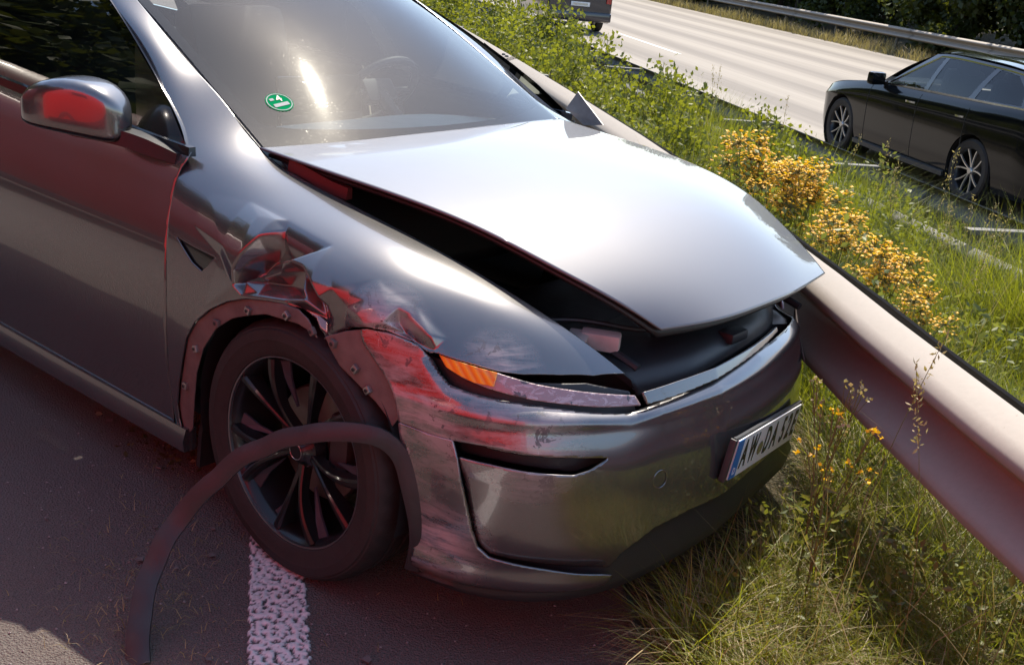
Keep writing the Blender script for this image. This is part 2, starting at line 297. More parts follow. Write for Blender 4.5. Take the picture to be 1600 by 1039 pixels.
# ------------------------------------------------------------------ materials
class NT:
    def __init__(s, name):
        s.m = bpy.data.materials.new(name); s.m.use_nodes = True; s.t = s.m.node_tree; s.n = s.t.nodes; s.n.clear(); s.out = s.n.new('ShaderNodeOutputMaterial')
    def N(s, ty, **kw):
        d = s.n.new('ShaderNode'+ty)
        for k, v in kw.items():
            if k.startswith('i_'):
                key = k[2:].replace('_', ' '); key = int(key) if key.isdigit() else key; s.set(d.inputs[key], v)
            else: setattr(d, k, v)
        return d
    def set(s, inp, v):
        if hasattr(v, 'node'): s.t.links.new(v, inp)
        elif isinstance(v, bpy.types.Node): s.t.links.new(v.outputs[0], inp)
        else: inp.default_value = (*v, 1) if isinstance(v, tuple) and len(v) == 3 and inp.type == 'RGBA' else v
    def math(s, op, a, b=0.0, clamp=False):
        d = s.N('Math', operation=op, use_clamp=clamp); s.set(d.inputs[0], a); s.set(d.inputs[1], b); return d.outputs[0]
    def ramp(s, f, stops):
        d = s.N('ValToRGB'); s.set(d.inputs[0], f); el = d.color_ramp.elements
        while len(el) < len(stops): el.new(.5)
        for e, (p, c) in zip(el, stops): e.position = p; e.color = (*c, 1) if not np.isscalar(c) else (c, c, c, 1)
        return d.outputs[0]
    def mix(s, f, a, b, mode='MIX'):
        d = s.N('Mix', data_type='RGBA', blend_type=mode); s.set(d.inputs[0], f); s.set(d.inputs[6], a); s.set(d.inputs[7], b); return d.outputs[2]
    def noise(s, scale, detail=4, rough=.55, vec=None, dist=0.0, out='Fac'):
        d = s.N('TexNoise'); d.inputs['Scale'].default_value = scale; d.inputs['Detail'].default_value = detail; d.inputs['Roughness'].default_value = rough; d.inputs['Distortion'].default_value = dist
        s.set(d.inputs['Vector'], vec if vec is not None else s.obj()); return d.outputs[out]
    def vor(s, scale, feat='F1', vec=None, out='Distance', rnd=1.0):
        d = s.N('TexVoronoi', feature=feat); d.inputs['Scale'].default_value = scale; d.inputs['Randomness'].default_value = rnd
        s.set(d.inputs['Vector'], vec if vec is not None else s.obj()); return d.outputs[out]
    def obj(s):
        if not hasattr(s, '_o'): s._o = s.N('TexCoord').outputs['Object']
        return s._o
    def mapping(s, scale=(1, 1, 1), rot=(0, 0, 0), vec=None, loc=(0, 0, 0)):
        d = s.N('Mapping'); d.inputs['Scale'].default_value = scale; d.inputs['Rotation'].default_value = rot; d.inputs['Location'].default_value = loc
        s.set(d.inputs['Vector'], vec if vec is not None else s.obj()); return d.outputs[0]
    def bump(s, h, strength=.3, dist=.01, nrm=None):
        d = s.N('Bump'); d.inputs['Strength'].default_value = strength; d.inputs['Distance'].default_value = dist; s.set(d.inputs['Height'], h)
        if nrm is not None: s.set(d.inputs['Normal'], nrm)
        return d.outputs[0]
    def bsdf(s, **kw):
        d = s.N('BsdfPrincipled')
        for k, v in kw.items(): s.set(d.inputs[k.replace('_', ' ')], v)
        return d
    def done(s, sh): s.t.links.new(sh.outputs[0] if isinstance(sh, bpy.types.Node) else sh, s.out.inputs[0]); return s.m
    def dist(s, c):
        d = s.N('VectorMath', operation='DISTANCE'); s.set(d.inputs[0], s.obj()); d.inputs[1].default_value = c; return d.outputs['Value']
def simple(name, col, rough=.5, metal=0.0, coat=0.0, var=.15, scale=8.0, bump=0.0, bscale=60.0, spec=.5, crough=.03):
    m = NT(name); n = m.noise(scale, 5); c2 = tuple(x*(1-var) for x in col); c = m.mix(n, c2, tuple(min(1, x*(1+var)) for x in col))
    b = m.bsdf(Base_Color=c, Roughness=m.math('ADD', rough-.06, m.math('MULTIPLY', m.noise(scale*3.1, 3), .12)), Metallic=metal)
    b.inputs['Coat Weight'].default_value = coat; b.inputs['Coat Roughness'].default_value = crough; b.inputs['Specular IOR Level'].default_value = spec
    if bump: m.set(b.inputs['Normal'], m.bump(m.noise(bscale, 4), bump, .005))
    return m.done(b)
PAINT_C = (.175, .173, .176)
def paint(name, scuff=None, dust=.12, base=PAINT_C, rgh=.20, met=.85):
    """silver-grey metallic clear-coat; scuff = list of (centre, radius) where it is scraped"""
    m = NT(name); d = m.noise(3.0, 6, .65); sp = m.noise(160, 2)
    col = m.mix(m.math('MULTIPLY', d, dust), base, (.30, .27, .24)); rough = m.math('ADD', rgh, m.math('MULTIPLY', d, .10))
    metal = m.math('SUBTRACT', met, m.math('MULTIPLY', d, dust)); coat = 1.0; nrm = None
    if scuff:
        mask = None
        for c, r in scuff:
            k = m.math('SUBTRACT', 1.0, m.math('DIVIDE', m.dist(c), r), True); mask = k if mask is None else m.math('MAXIMUM', mask, k)
        mask = m.math('MULTIPLY', mask, 1.3, True)
        n1 = m.noise(9, 6, .7); n2 = m.noise(1, 6, .75, m.mapping((38, 38, 7), (.35, .5, .9)), 1.2); n3 = m.noise(22, 5, .7, dist=1.0)
        pr = m.math('MULTIPLY', m.math('GREATER_THAN', m.math('ADD', n2, m.math('MULTIPLY', mask, .10)), .74), mask)      # pale scrapes
        dk = m.math('MULTIPLY', m.math('GREATER_THAN', m.math('ADD', n3, m.math('MULTIPLY', n1, .35)), .785), mask)         # rubbed-on black
        nS = m.noise(1, 6, .7, m.mapping((5, 5, 36), (0, .22, .1)), .6)
        gr = m.math('MULTIPLY', m.math('MULTIPLY', m.ramp(m.math('ADD', m.math('MULTIPLY', nS, .65), m.math('MULTIPLY', n1, .35)), [(.42, 0.), (.56, 1.)]), mask), .8)
        col = m.mix(gr, col, (.48, .43, .42)); col = m.mix(m.math('MULTIPLY', pr, .8), col, (.72, .70, .68)); col = m.mix(m.math('MULTIPLY', dk, .85), col, (.05, .045, .045))
        any_ = m.math('MAXIMUM', m.math('MAXIMUM', pr, dk), gr); metal = m.math('MULTIPLY', metal, m.math('SUBTRACT', 1.0, any_))
        rough = m.math('ADD', rough, m.math('MULTIPLY', any_, .25)); coat = m.math('SUBTRACT', 1.0, m.math('MULTIPLY', any_, .55))
        nrm = m.bump(m.math('ADD', m.math('MULTIPLY', n1, mask), m.math('MULTIPLY', pr, .2)), .22, .012)
    b = m.bsdf(Base_Color=col, Roughness=rough, Metallic=metal, Coat_Weight=coat); b.inputs['Coat Roughness'].default_value = .025; b.inputs['Coat IOR'].default_value = 1.6
    if nrm is not None: m.set(b.inputs['Normal'], nrm); 
    return m.done(b)
M_PAINT = paint('silver_paint')
M_SCUFF = paint('scuffed_paint', [((.42, -.92, .65), .26), ((.58, -.80, .70), .15), ((.50, -.88, .30), .15), ((.66, -.78, .58), .15), ((.24, -.93, .80), .19)])
M_SCUFFW = paint('scuffed_wing_paint', [((.30, -.93, .78), .13), ((.56, -.80, .73), .12)])
M_HOODSKY = paint('hood_paint_sky_bright', None, .05, (.14, .143, .154), .50, .18)  # same car paint made diffuse, putting the bonnet's even sky brightness into the material
M_BLACK = simple('black_plastic', (.018, .018, .019), .45, bump=.15, bscale=300)
M_GLOSSB = simple('gloss_black', (.008, .008, .009), .12, coat=.8)
M_GREYP = simple('worn_grey_plastic', (.045, .046, .047), .5, var=.4, scale=14, bump=.2, bscale=120)
M_FLANGE = simple('grimy_flange', (.16, .135, .125), .55, metal=.25, var=.55, scale=16, bump=.3, bscale=60)
M_TRIM = simple('torn_trim_plastic', (.030, .031, .032), .5, var=.5, scale=9, bump=.2, bscale=90)
M_RUBBER = simple('tyre_rubber', (.022, .020, .019), .7, var=.5, scale=11, bump=.25, bscale=90)
M_RIM = simple('black_alloy', (.016, .016, .017), .33, metal=.35, coat=.35, var=.4)
M_RIML = simple('rim_edge', (.30, .30, .31), .3, metal=.9)
M_BLADE = simple('aero_insert', (.05, .055, .07), .5, var=.3)
M_STEEL = simple('bare_steel', (.42, .41, .40), .35, metal=.9, var=.3, scale=30)
M_DISC = simple('brake_disc', (.25, .22, .20), .4, metal=.9, var=.3, scale=30)
M_WHITE = simple('plate_white', (.86, .86, .84), .35, var=.08)
M_BLUE = simple('plate_blue', (.01, .16, .48), .35, var=.08)
M_INK = simple('plate_ink', (.012, .012, .012), .4)
M_GREEN = simple('sticker_green', (.004, .22, .08), .95, var=.1, spec=0)
M_WMAT = simple('sticker_white', (.42, .44, .42), .95, var=.08, spec=0)
M_DASH = simple('dashboard_grey', (.55, .56, .52), .8, var=.15)
M_SEAT = simple('dark_seat', (.03, .03, .033), .6, var=.3)
M_CHROME = simple('chrome', (.75, .75, .76), .12, metal=1.0, var=.05)
M_PINK = simple('plastic_bracket', (.50, .36, .32), .5, var=.3, scale=20)
M_RUST = simple('red_primer', (.12, .02, .018), .5, var=.3)
def lensmat():
    m = NT('headlight_lens'); d = m.noise(1, 6, .7, m.mapping((26, 26, 60), (.2, .4, .6)), 1.0)
    c = m.mix(m.math('GREATER_THAN', d, .55), (.34, .24, .25), (.48, .40, .42))
    c = m.mix(m.math('GREATER_THAN', m.noise(24, 5), .62), c, (.10, .09, .10))
    b = m.bsdf(Base_Color=c, Roughness=m.math('ADD', .15, m.math('MULTIPLY', d, .4)), Metallic=.2); b.inputs['Coat Weight'].default_value = .8
    m.set(b.inputs['Normal'], m.bump(d, .3, .006)); return m.done(b)
M_LENS = lensmat()
def ambermat():
    m = NT('amber_reflector'); w = m.N('TexWave', wave_type='BANDS', bands_direction='DIAGONAL'); w.inputs['Scale'].default_value = 22; m.set(w.inputs[0], m.obj())
    c = m.mix(w.outputs[1], (.85, .22, .005), (1.0, .42, .01)); b = m.bsdf(Base_Color=c, Roughness=.18, Transmission_Weight=0.0); b.inputs['Coat Weight'].default_value = 1
    m.set(b.inputs['Normal'], m.bump(w.outputs[1], .3, .004)); return m.done(b)
M_AMBER = ambermat()
def glassmat(name, tint, dirt=.0, rough=.0, ior=1.5):
    m = NT(name); tr = m.N('BsdfTransparent', i_Color=tint); gl = m.N('BsdfGlossy', i_Color=(1, 1, 1), i_Roughness=rough)
    fr = m.N('Fresnel', i_IOR=ior); a = m.N('MixShader', i_0=fr, i_1=tr, i_2=gl)
    if dirt:
        sp = m.math('GREATER_THAN', m.noise(70, 3, .7), .71); sp2 = m.math('GREATER_THAN', m.noise(190, 2, .6), .70); film = m.math('MULTIPLY', m.noise(3, 4), dirt)
        f = m.math('MAXIMUM', m.math('MULTIPLY', m.math('MAXIMUM', sp, sp2), dirt*4.0), film)
        df = m.N('BsdfDiffuse', i_Color=(.62, .62, .60)); haze = m.N('MixShader', i_0=.55, i_1=m.N('BsdfGlossy', i_Color=(.9, .9, .85), i_Roughness=.09), i_2=m.N('BsdfGlossy', i_Color=(.9, .9, .85), i_Roughness=.27))
        d2 = m.N('MixShader', i_0=.35, i_1=haze, i_2=df); a = m.N('MixShader', i_0=f, i_1=a, i_2=d2)
    return m.done(a)
M_WIND = glassmat('windscreen_glass', (.80, .86, .84), .013)
M_SIDEG = glassmat('side_glass', (.28, .30, .29), 0)
M_ROOFG = glassmat('roof_glass', (.16, .17, .17), 0)
M_TINT = glassmat('tinted_glass', (.05, .055, .055), 0)
M_GLASSB = glassmat('car_glass', (.55, .62, .62), 0)
def asphalt(name, a, b, stone=1.0):
    m = NT(name); v = m.vor(170, vec=m.obj()); n = m.noise(1.1, 6, .6); n2 = m.noise(420, 3)
    col = m.mix(n, a, b); sp = m.math('GREATER_THAN', m.noise(300, 2), .66); col = m.mix(m.math('MULTIPLY', sp, .75*stone), col, (.42, .36, .33))
    dirt = m.ramp(m.noise(2.3, 7, .7), [(.48, 0.), (.72, 1.)]); col = m.mix(m.math('MULTIPLY', dirt, .35), col, (.16, .12, .085))
    col = m.mix(m.math('MULTIPLY', m.math('GREATER_THAN', m.noise(210, 2), .60), .6*stone), col, (.03, .026, .025))
    h = m.math('ADD', m.math('MULTIPLY', v, 1.0), m.math('MULTIPLY', n2, .7))
    b_ = m.bsdf(Base_Color=col, Roughness=.82); m.set(b_.inputs['Normal'], m.bump(h, .9, .010)); return m.done(b_)
M_ASPH = asphalt('asphalt', (.120, .098, .088), (.19, .160, .142))
def concrete():
    m = NT('carriageway_concrete'); mp = m.mapping((.06, 3.2, 1), (0, 0, 0)); st = m.noise(1.0, 4, .6, m.N('TexCoord').outputs['Object'])
    sep = m.N('SeparateXYZ'); m.set(sep.inputs[0], m.obj()); y = sep.outputs[1]
    band = m.math('SINE', m.math('MULTIPLY', y, 3.45)); n = m.noise(1, 5, .6, mp)
    k = m.math('ADD', m.math('MULTIPLY', band, .22), n); col = m.ramp(k, [(.25, (.155, .132, .108)), (.75, (.29, .255, .21))])
    j = m.noise(60, 3); col = m.mix(m.math('MULTIPLY', j, .25), col, (.2, .185, .17))
    return m.done(m.bsdf(Base_Color=col, Roughness=.8))
M_CONC = concrete()
M_MARK = simple('white_marking', (.62, .60, .56), .7, var=.15, scale=3)
def thickline():
    m = NT('thick_white_line'); at = m.N('Attribute', attribute_name='col'); c = m.mix(m.noise(90, 3), (.62, .58, .55), (.78, .75, .72)); c = m.mix(at.outputs['Fac'], (.055, .05, .05), c)
    b = m.bsdf(Base_Color=c, Roughness=.7); m.set(b.inputs['Normal'], m.bump(m.noise(250, 3), .3, .003)); return m.done(b)
M_LINE = thickline()
def soil():
    m = NT('verge_soil'); n = m.noise(5, 8, .7); n2 = m.noise(40, 5); c = m.mix(n, (.045, .036, .022), (.10, .085, .045)); c = m.mix(m.math('GREATER_THAN', n2, .58), c, (.15, .12, .07))
    b = m.bsdf(Base_Color=c, Roughness=.95); m.set(b.inputs['Normal'], m.bump(n2, .8, .02)); return m.done(b)
M_SOIL = soil()
def galv(name, a, b, rough=.55, metal=.35):
    m = NT(name); n = m.noise(1.0, 6, .6, m.mapping((2, 2, 9))); n2 = m.noise(1, 4, .7, m.mapping((60, 60, 6))); c = m.mix(n, a, b); c = m.mix(m.math('MULTIPLY', n2, .35), c, tuple(x*.55 for x in a))
    sp = m.math('GREATER_THAN', m.noise(45, 4, .7), .70); c = m.mix(m.math('MULTIPLY', sp, .3), c, (.12, .085, .06))
    bb = m.bsdf(Base_Color=c, Roughness=m.math('ADD', rough-.1, m.math('MULTIPLY', n, .25)), Metallic=metal); m.set(bb.inputs['Normal'], m.bump(n2, .12, .004)); return m.done(bb)
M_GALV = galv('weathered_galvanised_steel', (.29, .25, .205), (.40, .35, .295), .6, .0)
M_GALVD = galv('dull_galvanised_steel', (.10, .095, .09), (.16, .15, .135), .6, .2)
def leaf(name, a, b, trans=.5, rough=.5, attr=True):
    """two-sided leaf; per-vertex tint in attribute col varies it"""
    m = NT(name); at = m.N('Attribute', attribute_name='col'); ri = m.N('ObjectInfo').outputs['Random']
    f = m.math('ADD', m.math('MULTIPLY', at.outputs['Fac'], .85), m.math('MULTIPLY', ri, .15)); c = m.mix(f, a, b)
    d = m.N('BsdfDiffuse', i_Color=c); t = m.N('BsdfTranslucent', i_Color=m.mix(.30, c, (.50, .52, .02), 'MIX')); g = m.N('BsdfGlossy', i_Color=(.8, .8, .75), i_Roughness=rough)
    x = m.N('MixShader', i_0=trans, i_1=d, i_2=t); y = m.N('MixShader', i_0=.05, i_1=x, i_2=g); return m.done(y)
M_GRASS = leaf('green_grass', (.085, .115, .006), (.33, .34, .02), .52)
M_DRY = leaf('dry_grass', (.22, .15, .055), (.50, .38, .19), .35)
M_LEAF = leaf('shrub_leaf', (.055, .08, .008), (.24, .25, .024), .48)
M_WEED = leaf('weed_leaf', (.06, .085, .018), (.22, .24, .06), .4)
M_TREE = leaf('tree_leaf', (.022, .036, .010), (.06, .085, .018), .3)
M_FLOW = leaf('yellow_petal', (.88, .38, .003), (.97, .60, .005), .35)
M_BARK = simple('bark', (.07, .055, .04), .9, var=.4, scale=12, bump=.6, bscale=30)
M_STALK = simple('stalk', (.16, .15, .05), .7, var=.3)
M_REDT = simple('signal_red_paint', (.85, .022, .018), .3, coat=.5, var=.05)
M_REDD = simple('deep_red_paint', (.17, .020, .017), .3, coat=.5, var=.05)  # darker red for the added left van, dimming its reflection in the door
M_WHITET = simple('truck_white', (.7, .7, .68), .35, coat=.4, var=.06)
M_BCAR = simple('black_car_paint', (.003, .004, .006), .12, coat=.3, var=.2, spec=.2)
M_VAN = simple('dark_blue_paint', (.008, .010, .025), .2, coat=1.0, var=.2)
M_ALLOY = simple('silver_alloy', (.55, .54, .52), .3, metal=.8)
M_TAIL = simple('tail_lamp_red', (.35, .01, .01), .15, coat=1)
# ------------------------------------------------------------------ setting: roads, verge
def strip(name, s0, s1, prof, mat, ns=2, jitter=0, kind='structure', parent=None):
    """sheet in road coordinates: prof = list of (n, z)"""
    S = np.linspace(s0, s1, ns); V = []; F = []; k = len(prof)
    for s in S:
        for n, z in prof: V.append(RP(s, n, z))
    for i in range(ns-1):
        for q in range(k-1): F.append((i*k+q, i*k+q+1, (i+1)*k+q+1, (i+1)*k+q))
    o = link(name, mesh(name, V, F, True, 30), mat, parent); tag(o, kind=kind) if kind else None
    return o
strip('ground', -300, 600, [(-300, -.75), (-40, -.75), (-14.5, -.06), (-11, -.03), (1.0, -.03), (4.2, -.53), (20, -.53), (26, .2), (40, .6), (300, .6)], M_SOIL, 40)
# the asphalt carriageway: a crumbling edge towards the verge
def road_near():
    S = np.linspace(-60, 200, 900); V = []; F = []
    for s in S:
        e = .16+.05*mnoise.noise((s*2.1, 3, 0))+.03*mnoise.noise((s*9, 1, 0)); V += [RP(s, -11, 0), RP(s, -4, 0), RP(s, e, 0.0), RP(s, e+.05, -.05)]
    for i in range(len(S)-1):
        for q in range(3): F.append((i*4+q, i*4+q+1, i*4+5+q, i*4+4+q))
    o = link('asphalt_road', mesh('asphalt_road', V, F, True, 30), M_ASPH); tag(o, kind='structure')
road_near()
ROADROT = RY
o = bpy.data.objects.new('opposite_carriageway', None)
bpy.data.objects.remove(o)
def local_strip(name, n0, n1, s0, s1, z, mat):
    V = [(s0, -n0, 0), (s1, -n0, 0), (s1, -n1, 0), (s0, -n1, 0)]; e = link(name, mesh(name, V, [(3, 2, 1, 0)], False), mat)
    e.location = (0, 0, z); e.rotation_euler = (0, 0, RY); e.scale = (1, 1, 1); tag(e, kind='structure'); return e
opp = local_strip('opposite_carriageway', 4.45, 17.6, -120, 500, -.5, M_CONC)
M_CONC2 = M_CONC
# painted markings on the far carriageway
def mark(s0, s1, n0, n1, z, parent): 
    V = [RP(s0, n0, z), RP(s1, n0, z), RP(s1, n1, z), RP(s0, n1, z)]; return link('painted_line', mesh('painted_line', V, [(0, 1, 2, 3)], False), M_MARK)
for k in range(0, 8): tag(mark(21.9+k*18, 26.9+k*18, 8.76, 8.88, -.495, None), kind='structure')
# thick structured white edge line beside the crashed car's wheel
def white_line():
    ds = .004; S = np.arange(-2.6, 2.2, ds); Nn = np.linspace(-.835, -.672, 42); ss, nn = np.meshgrid(S, Nn, indexing='ij')
    h = np.array([mnoise.noise((a*62, b*78, 0))*.7+mnoise.noise((a*140, b*150, 5))*.45 for a, b in zip(ss.ravel(), nn.ravel())])
    edge = np.minimum(nn.ravel()+.835, -.672-nn.ravel()); wob = np.array([mnoise.noise((a*30, 9, 0)) for a in ss.ravel()])*.006
    h = h+.26-np.clip((.012+wob-edge)/.012, 0, 1)*1.2
    z = .0035+np.clip(h, -.05, .6)*.0075; V = RPA(np.stack([ss.ravel(), nn.ravel(), np.where(h > -.05, z, -.002)], 1))
    a, b = ss.shape; i = np.arange(a*b).reshape(a, b); q = np.stack([i[:-1, :-1], i[:-1, 1:], i[1:, 1:], i[1:, :-1]], -1).reshape(-1, 4)
    col = np.repeat(np.clip((h-.02)*6, 0, 1)[:, None], 3, 1)
    o = link('white_edge_line', fastmesh('white_edge_line', V, None, q, col, True), M_LINE); tag(o, kind='structure')
white_line()
# ------------------------------------------------------------------ guardrails
WB = [(0, .150), (.004, .158), (.070, .132), (.088, .112), (.090, .090), (.078, .074), (.012, .026), (-.004, .008), (-.004, -.012), (.012, -.028), (.080, -.078), (.092, -.098), (.088, -.122), (.040, -.154), (0, -.160)]
def beam_profile(t=.004):
    out = WB; inn = [(a-t, b) for a, b in WB][::-1]; return out+inn
def smooth_prof(p, n):
    P = np.array(p, float); d = np.concatenate([[0], np.cumsum(np.linalg.norm(np.diff(P, axis=0), axis=1))]); d /= d[-1]; return card(d, np.linspace(0, 1, n))@P
def chaikin(p, it=1):
    p = [np.array(q, float) for q in p]
    for _ in range(it):
        o_ = [p[0]]
        for a, b in zip(p[:-1], p[1:]): o_ += [a*.84+b*.16, a*.16+b*.84]
        p = o_+[p[-1]]
    return p
WBS = chaikin(WB)
def beam(path, side, name, mat, parent, z, dep=1.2, tilt=0.0):
    """W-beam; side=-1 bulges toward smaller n"""
    pr = [(side*a*dep, b) for a, b in WBS]; ip = [(side*(a*dep-.0045), b) for a, b in WBS][::-1]
    ct, st = math.cos(tilt), math.sin(tilt); pr = [(a*ct-b*st, b*ct+a*st) for a, b in pr]; ip = [(a*ct-b*st, b*ct+a*st) for a, b in ip]
    P = [RP(s, n, z) for s, n in path]
    return MB().sweep(P, pr+ip, (0, 0, 1)).build(name, mat, parent, sharp=24)
def bolt(parent, P, axis, r=.016, name='bolt', mat=None):
    return MB().lathe([(0, .012), (r*.7, .011), (r, .004), (r, -.004)], P, axis, 10).build(name, mat or M_GALVD, parent)
def near_rail():
    t = tag(empty('guardrail', RP(0, 1.1)), 'weathered double guardrail the silver car has run into, pinkish and sunlit on top', 'guardrail'); 
    inv_ = Vector(t.location)
    def fix(o): o.location = -inv_; return o
    edges = [-6, -2.3, 1.7, 5.7, 9.7, 13.7, 17.7, 25.7, 33.7, 45]
    for a, b in zip(edges[:-1], edges[1:]):
        ss = np.linspace(a, b+.16, max(8, int((b-a)*5)))
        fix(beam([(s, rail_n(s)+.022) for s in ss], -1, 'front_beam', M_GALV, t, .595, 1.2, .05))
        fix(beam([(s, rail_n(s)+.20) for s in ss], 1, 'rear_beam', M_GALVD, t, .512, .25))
    for s in (5.82, 5.95, -2.2, -2.1): 
        fix(bolt(t, RP(s, rail_n(s)-.045, .752), (0, 0, 1)))
    for s in (-.93, -1.0): fix(bolt(t, RP(s, rail_n(s)+.192, .59), -RN, .024))
    for s in np.arange(-2.6, 30, 4.0):
        n = rail_n(s)+.115
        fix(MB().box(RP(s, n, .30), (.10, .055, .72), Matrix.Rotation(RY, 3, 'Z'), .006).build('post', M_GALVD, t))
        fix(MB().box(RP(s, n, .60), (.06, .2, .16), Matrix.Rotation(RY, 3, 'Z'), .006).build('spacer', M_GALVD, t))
    return t
near_rail()
def median_rail():
    t = tag(empty('guardrail', RP(8, 3.9, -.5)), 'dark overgrown double guardrail along the edge of the far carriageway', 'guardrail'); L = Vector(t.location)
    def fix(o): o.location = -L; return o
    for a in np.arange(-4, 60, 4.0):
        ss = np.linspace(a, a+4.1, 5)
        fix(beam([(s, 4.06) for s in ss], 1, 'rear_beam', M_GALVD, t, .095, .6)); fix(beam([(s, 3.55) for s in ss], -1, 'front_beam', M_GALVD, t, -.02, .8))
    for s in np.arange(.75, 40, 2.0):
        fix(MB().box(RP(s, 3.80, .22), (.07, .54, .035), Matrix.Rotation(RY, 3, 'Z'), .004).build('spacer', M_GALVD, t))
        fix(MB().box(RP(s, 3.80, -.15), (.10, .055, .72), Matrix.Rotation(RY, 3, 'Z'), .004).build('post', M_GALVD, t))
median_rail()
def far_rail():
    t = tag(empty('guardrail', RP(30, 18.6, -.5)), 'long grey guardrail on the far side of the carriageway in front of the dark trees', 'guardrail'); L = Vector(t.location)
    def fix(o): o.location = -L; return o
    for a in np.arange(8, 90, 4.0): fix(beam([(s, 18.6) for s in np.linspace(a, a+4.1, 3)], -1, 'beam', M_GALV, t, .12))
    for s in np.arange(9, 90, 4.0): fix(MB().box(RP(s, 18.68, -.15), (.10, .055, .75), Matrix.Rotation(RY, 3, 'Z'), .004).build('post', M_GALVD, t))
far_rail()
# ------------------------------------------------------------------ the crashed silver car
CAR = tag(empty('car', (0, 0, 0)), 'silver grey electric car with crumpled front wing and popped bonnet, nose against the guardrail', 'car')
ext = lambda pl: [(u, 1.08 if v > .985 else v) for u, v in pl]
FENDER = ext(FENDER); FENDER[0] = (.4677, 1.08)
WINGP = FENDER+PILLAR[1:]+[(-.05, .895), (-.05, 1.08)]
PILLARP = PILLAR+[(0.0, .895), (-.05, .895), (-.05, 1.08), (.4677, 1.08)]
# dented wing: facets between measured ridges and valleys
_dv = [Vector((x, z)) for x, z, _ in DENTS]; _dr = mgeo.delaunay_2d_cdt(_dv, [], [], 0, 1e-6)
_dt = [tuple(_dr[3][i][0] for i in f) for f in _dr[2]]; _dp = np.array([(x, z) for x, z, _ in DENTS]); _dd = np.array([d for _, _, d in DENTS])*.001
def dent_at(X, Z):
    out = np.zeros(len(X))
    for f in _dt:
        a, b, c = _dp[list(f)]; den = (b[1]-c[1])*(a[0]-c[0])+(c[0]-b[0])*(a[1]-c[1])
        if abs(den) < 1e-12: continue
        w0 = ((b[1]-c[1])*(X-c[0])+(c[0]-b[0])*(Z-c[1]))/den; w1 = ((c[1]-a[1])*(X-c[0])+(a[0]-c[0])*(Z-c[1]))/den; w2 = 1-w0-w1
        m = (w0 >= 0) & (w1 >= 0) & (w2 >= 0); out[m] = (w0*_dd[f[0]]+w1*_dd[f[1]]+w2*_dd[f[2]])[m]
    return out
def dent_smooth(X, Z, r=.0035):
    return sum(dent_at(X+dx, Z+dz)*w for dx, dz, w in ((0, 0, .36), (r, 0, .16), (-r, 0, .16), (0, r, .16), (0, -r, .16)))
def fender_disp(P, uv, S):
    n = S.nrm(uv[:, 0], uv[:, 1]); d = dent_smooth(P[:, 0], P[:, 2]); m = P[:, 1] < -.80
    return P+n*np.where(m, d, 0)[:, None]*1.6
def off(d):
    def f(P, uv, S): return P+S.nrm(uv[:, 0], uv[:, 1])*d
    return f
_n0 = FEN.nrm([.6], [.3])[0]; FSG = 1 if _n0[1] < 0 else -1
_n1 = BUM.nrm([.5], [.5])[0]; BSG = 1 if _n1[0] > 0 else -1
DSG = 1 if DOOR.nrm([.3], [.5])[0][1] < 0 else -1
BADGEH = BADGE
fp = panel('front_wing', FEN, [WINGP], 800, 400, M_SCUFFW, CAR, holes=[BADGEH], disp=lambda P, uv, S: fender_disp(P, uv, S) if FSG > 0 else fender_disp(P, uv, S), thick=.004, flip=FSG < 0)
fp['label'] = 'crumpled front wing with torn edge above the wheel'
panel('front_wing', FEN, [WINGP], 160, 80, M_PAINT, CAR, mirror=True, flip=FSG < 0, thick=.004)
bd = panel('side_camera_housing', FEN, [[(u+du, v+dv) for (u, v), du, dv in zip(BADGE, (-.006, .004, 0, -.004), (.01, .008, -.012, -.006))]], 40, 40, M_GLOSSB, CAR, disp=off(-FSG*.007), flip=FSG < 0)
panel('wheel_arch_flange', FEN, [FLANGE_F], 160, 140, M_FLANGE, CAR, disp=off(-FSG*.008), thick=.003, flip=FSG < 0)
for i, c in enumerate(CLIPS_F+CLIPS_B):
    b = MB().box(np.array(c)+[0, .003, 0], (.020, .012, .018), Matrix.Rotation(.3*i, 3, 'Y'), .003).build('trim_clip', M_STEEL if i % 3 else M_FLANGE, CAR)
    MB().lathe([(0, .001), (.004, .001), (.005, 0)], np.array(c)+[0, -.005, 0], (0, -1, 0), 8).build('clip_hole', M_BLACK, b)
# bonnet
hd = panel('bonnet', HOOD, None, 120, 120, M_HOODSKY, CAR, thick=.006, flip=HOOD.nrm([.5], [.5])[0][2] < 0, crush=False, sharp=None)
und = Surf(HOOD.G*np.array([.97, .965, 1])+np.array([0, 0, -.028])); panel('bonnet_inner_frame', und, None, 50, 50, M_BLACK, CAR, thick=.01, crush=False)
# bumper
def mir(pl): return [(1-u, v) for u, v in pl]
top_r = [(u, min(v, 1.08)) for u, v in BUMP_TOP if u < .5]; bot_r = [(u, v) for u, v in BUMP_BOT if u < .5]
FULL = BUMP_ARCH[::-1]+[(.1103, .05)]
outline_r = [(.1103, 0.02)]+BUMP_ARCH[1:]+top_r
CORNER = [(.1103, -.02)]+BUMP_ARCH[1:5]+[(.125, .5945), SLOT[0], SLOT[-1]]+CREASE[1:]+[(.285, .136)]+[(.2761, .105), (.2505, .088), (.2253, .079), (.1982, .062), (.1681, .035), (.14, -.02)]
MAINR = BUMP_ARCH[4:]+top_r+[(.5, .7658)]+mir(top_r)[::-1]+mir(BUMP_ARCH[4:])[::-1]+mir(BUMP_ARCH[1:5])[::-1]+[(1-.1103, .02), (1-.1681, .08), (1-.2253, .115)]+mir(bot_r[5:])+[(.5, .3245)]+bot_r[5:][::-1]+[(.285, .136)]+CREASE[1:][::-1]+[SLOT[-1], SLOT[0], (.125, .5945)]
CREA = np.array(CREASE)
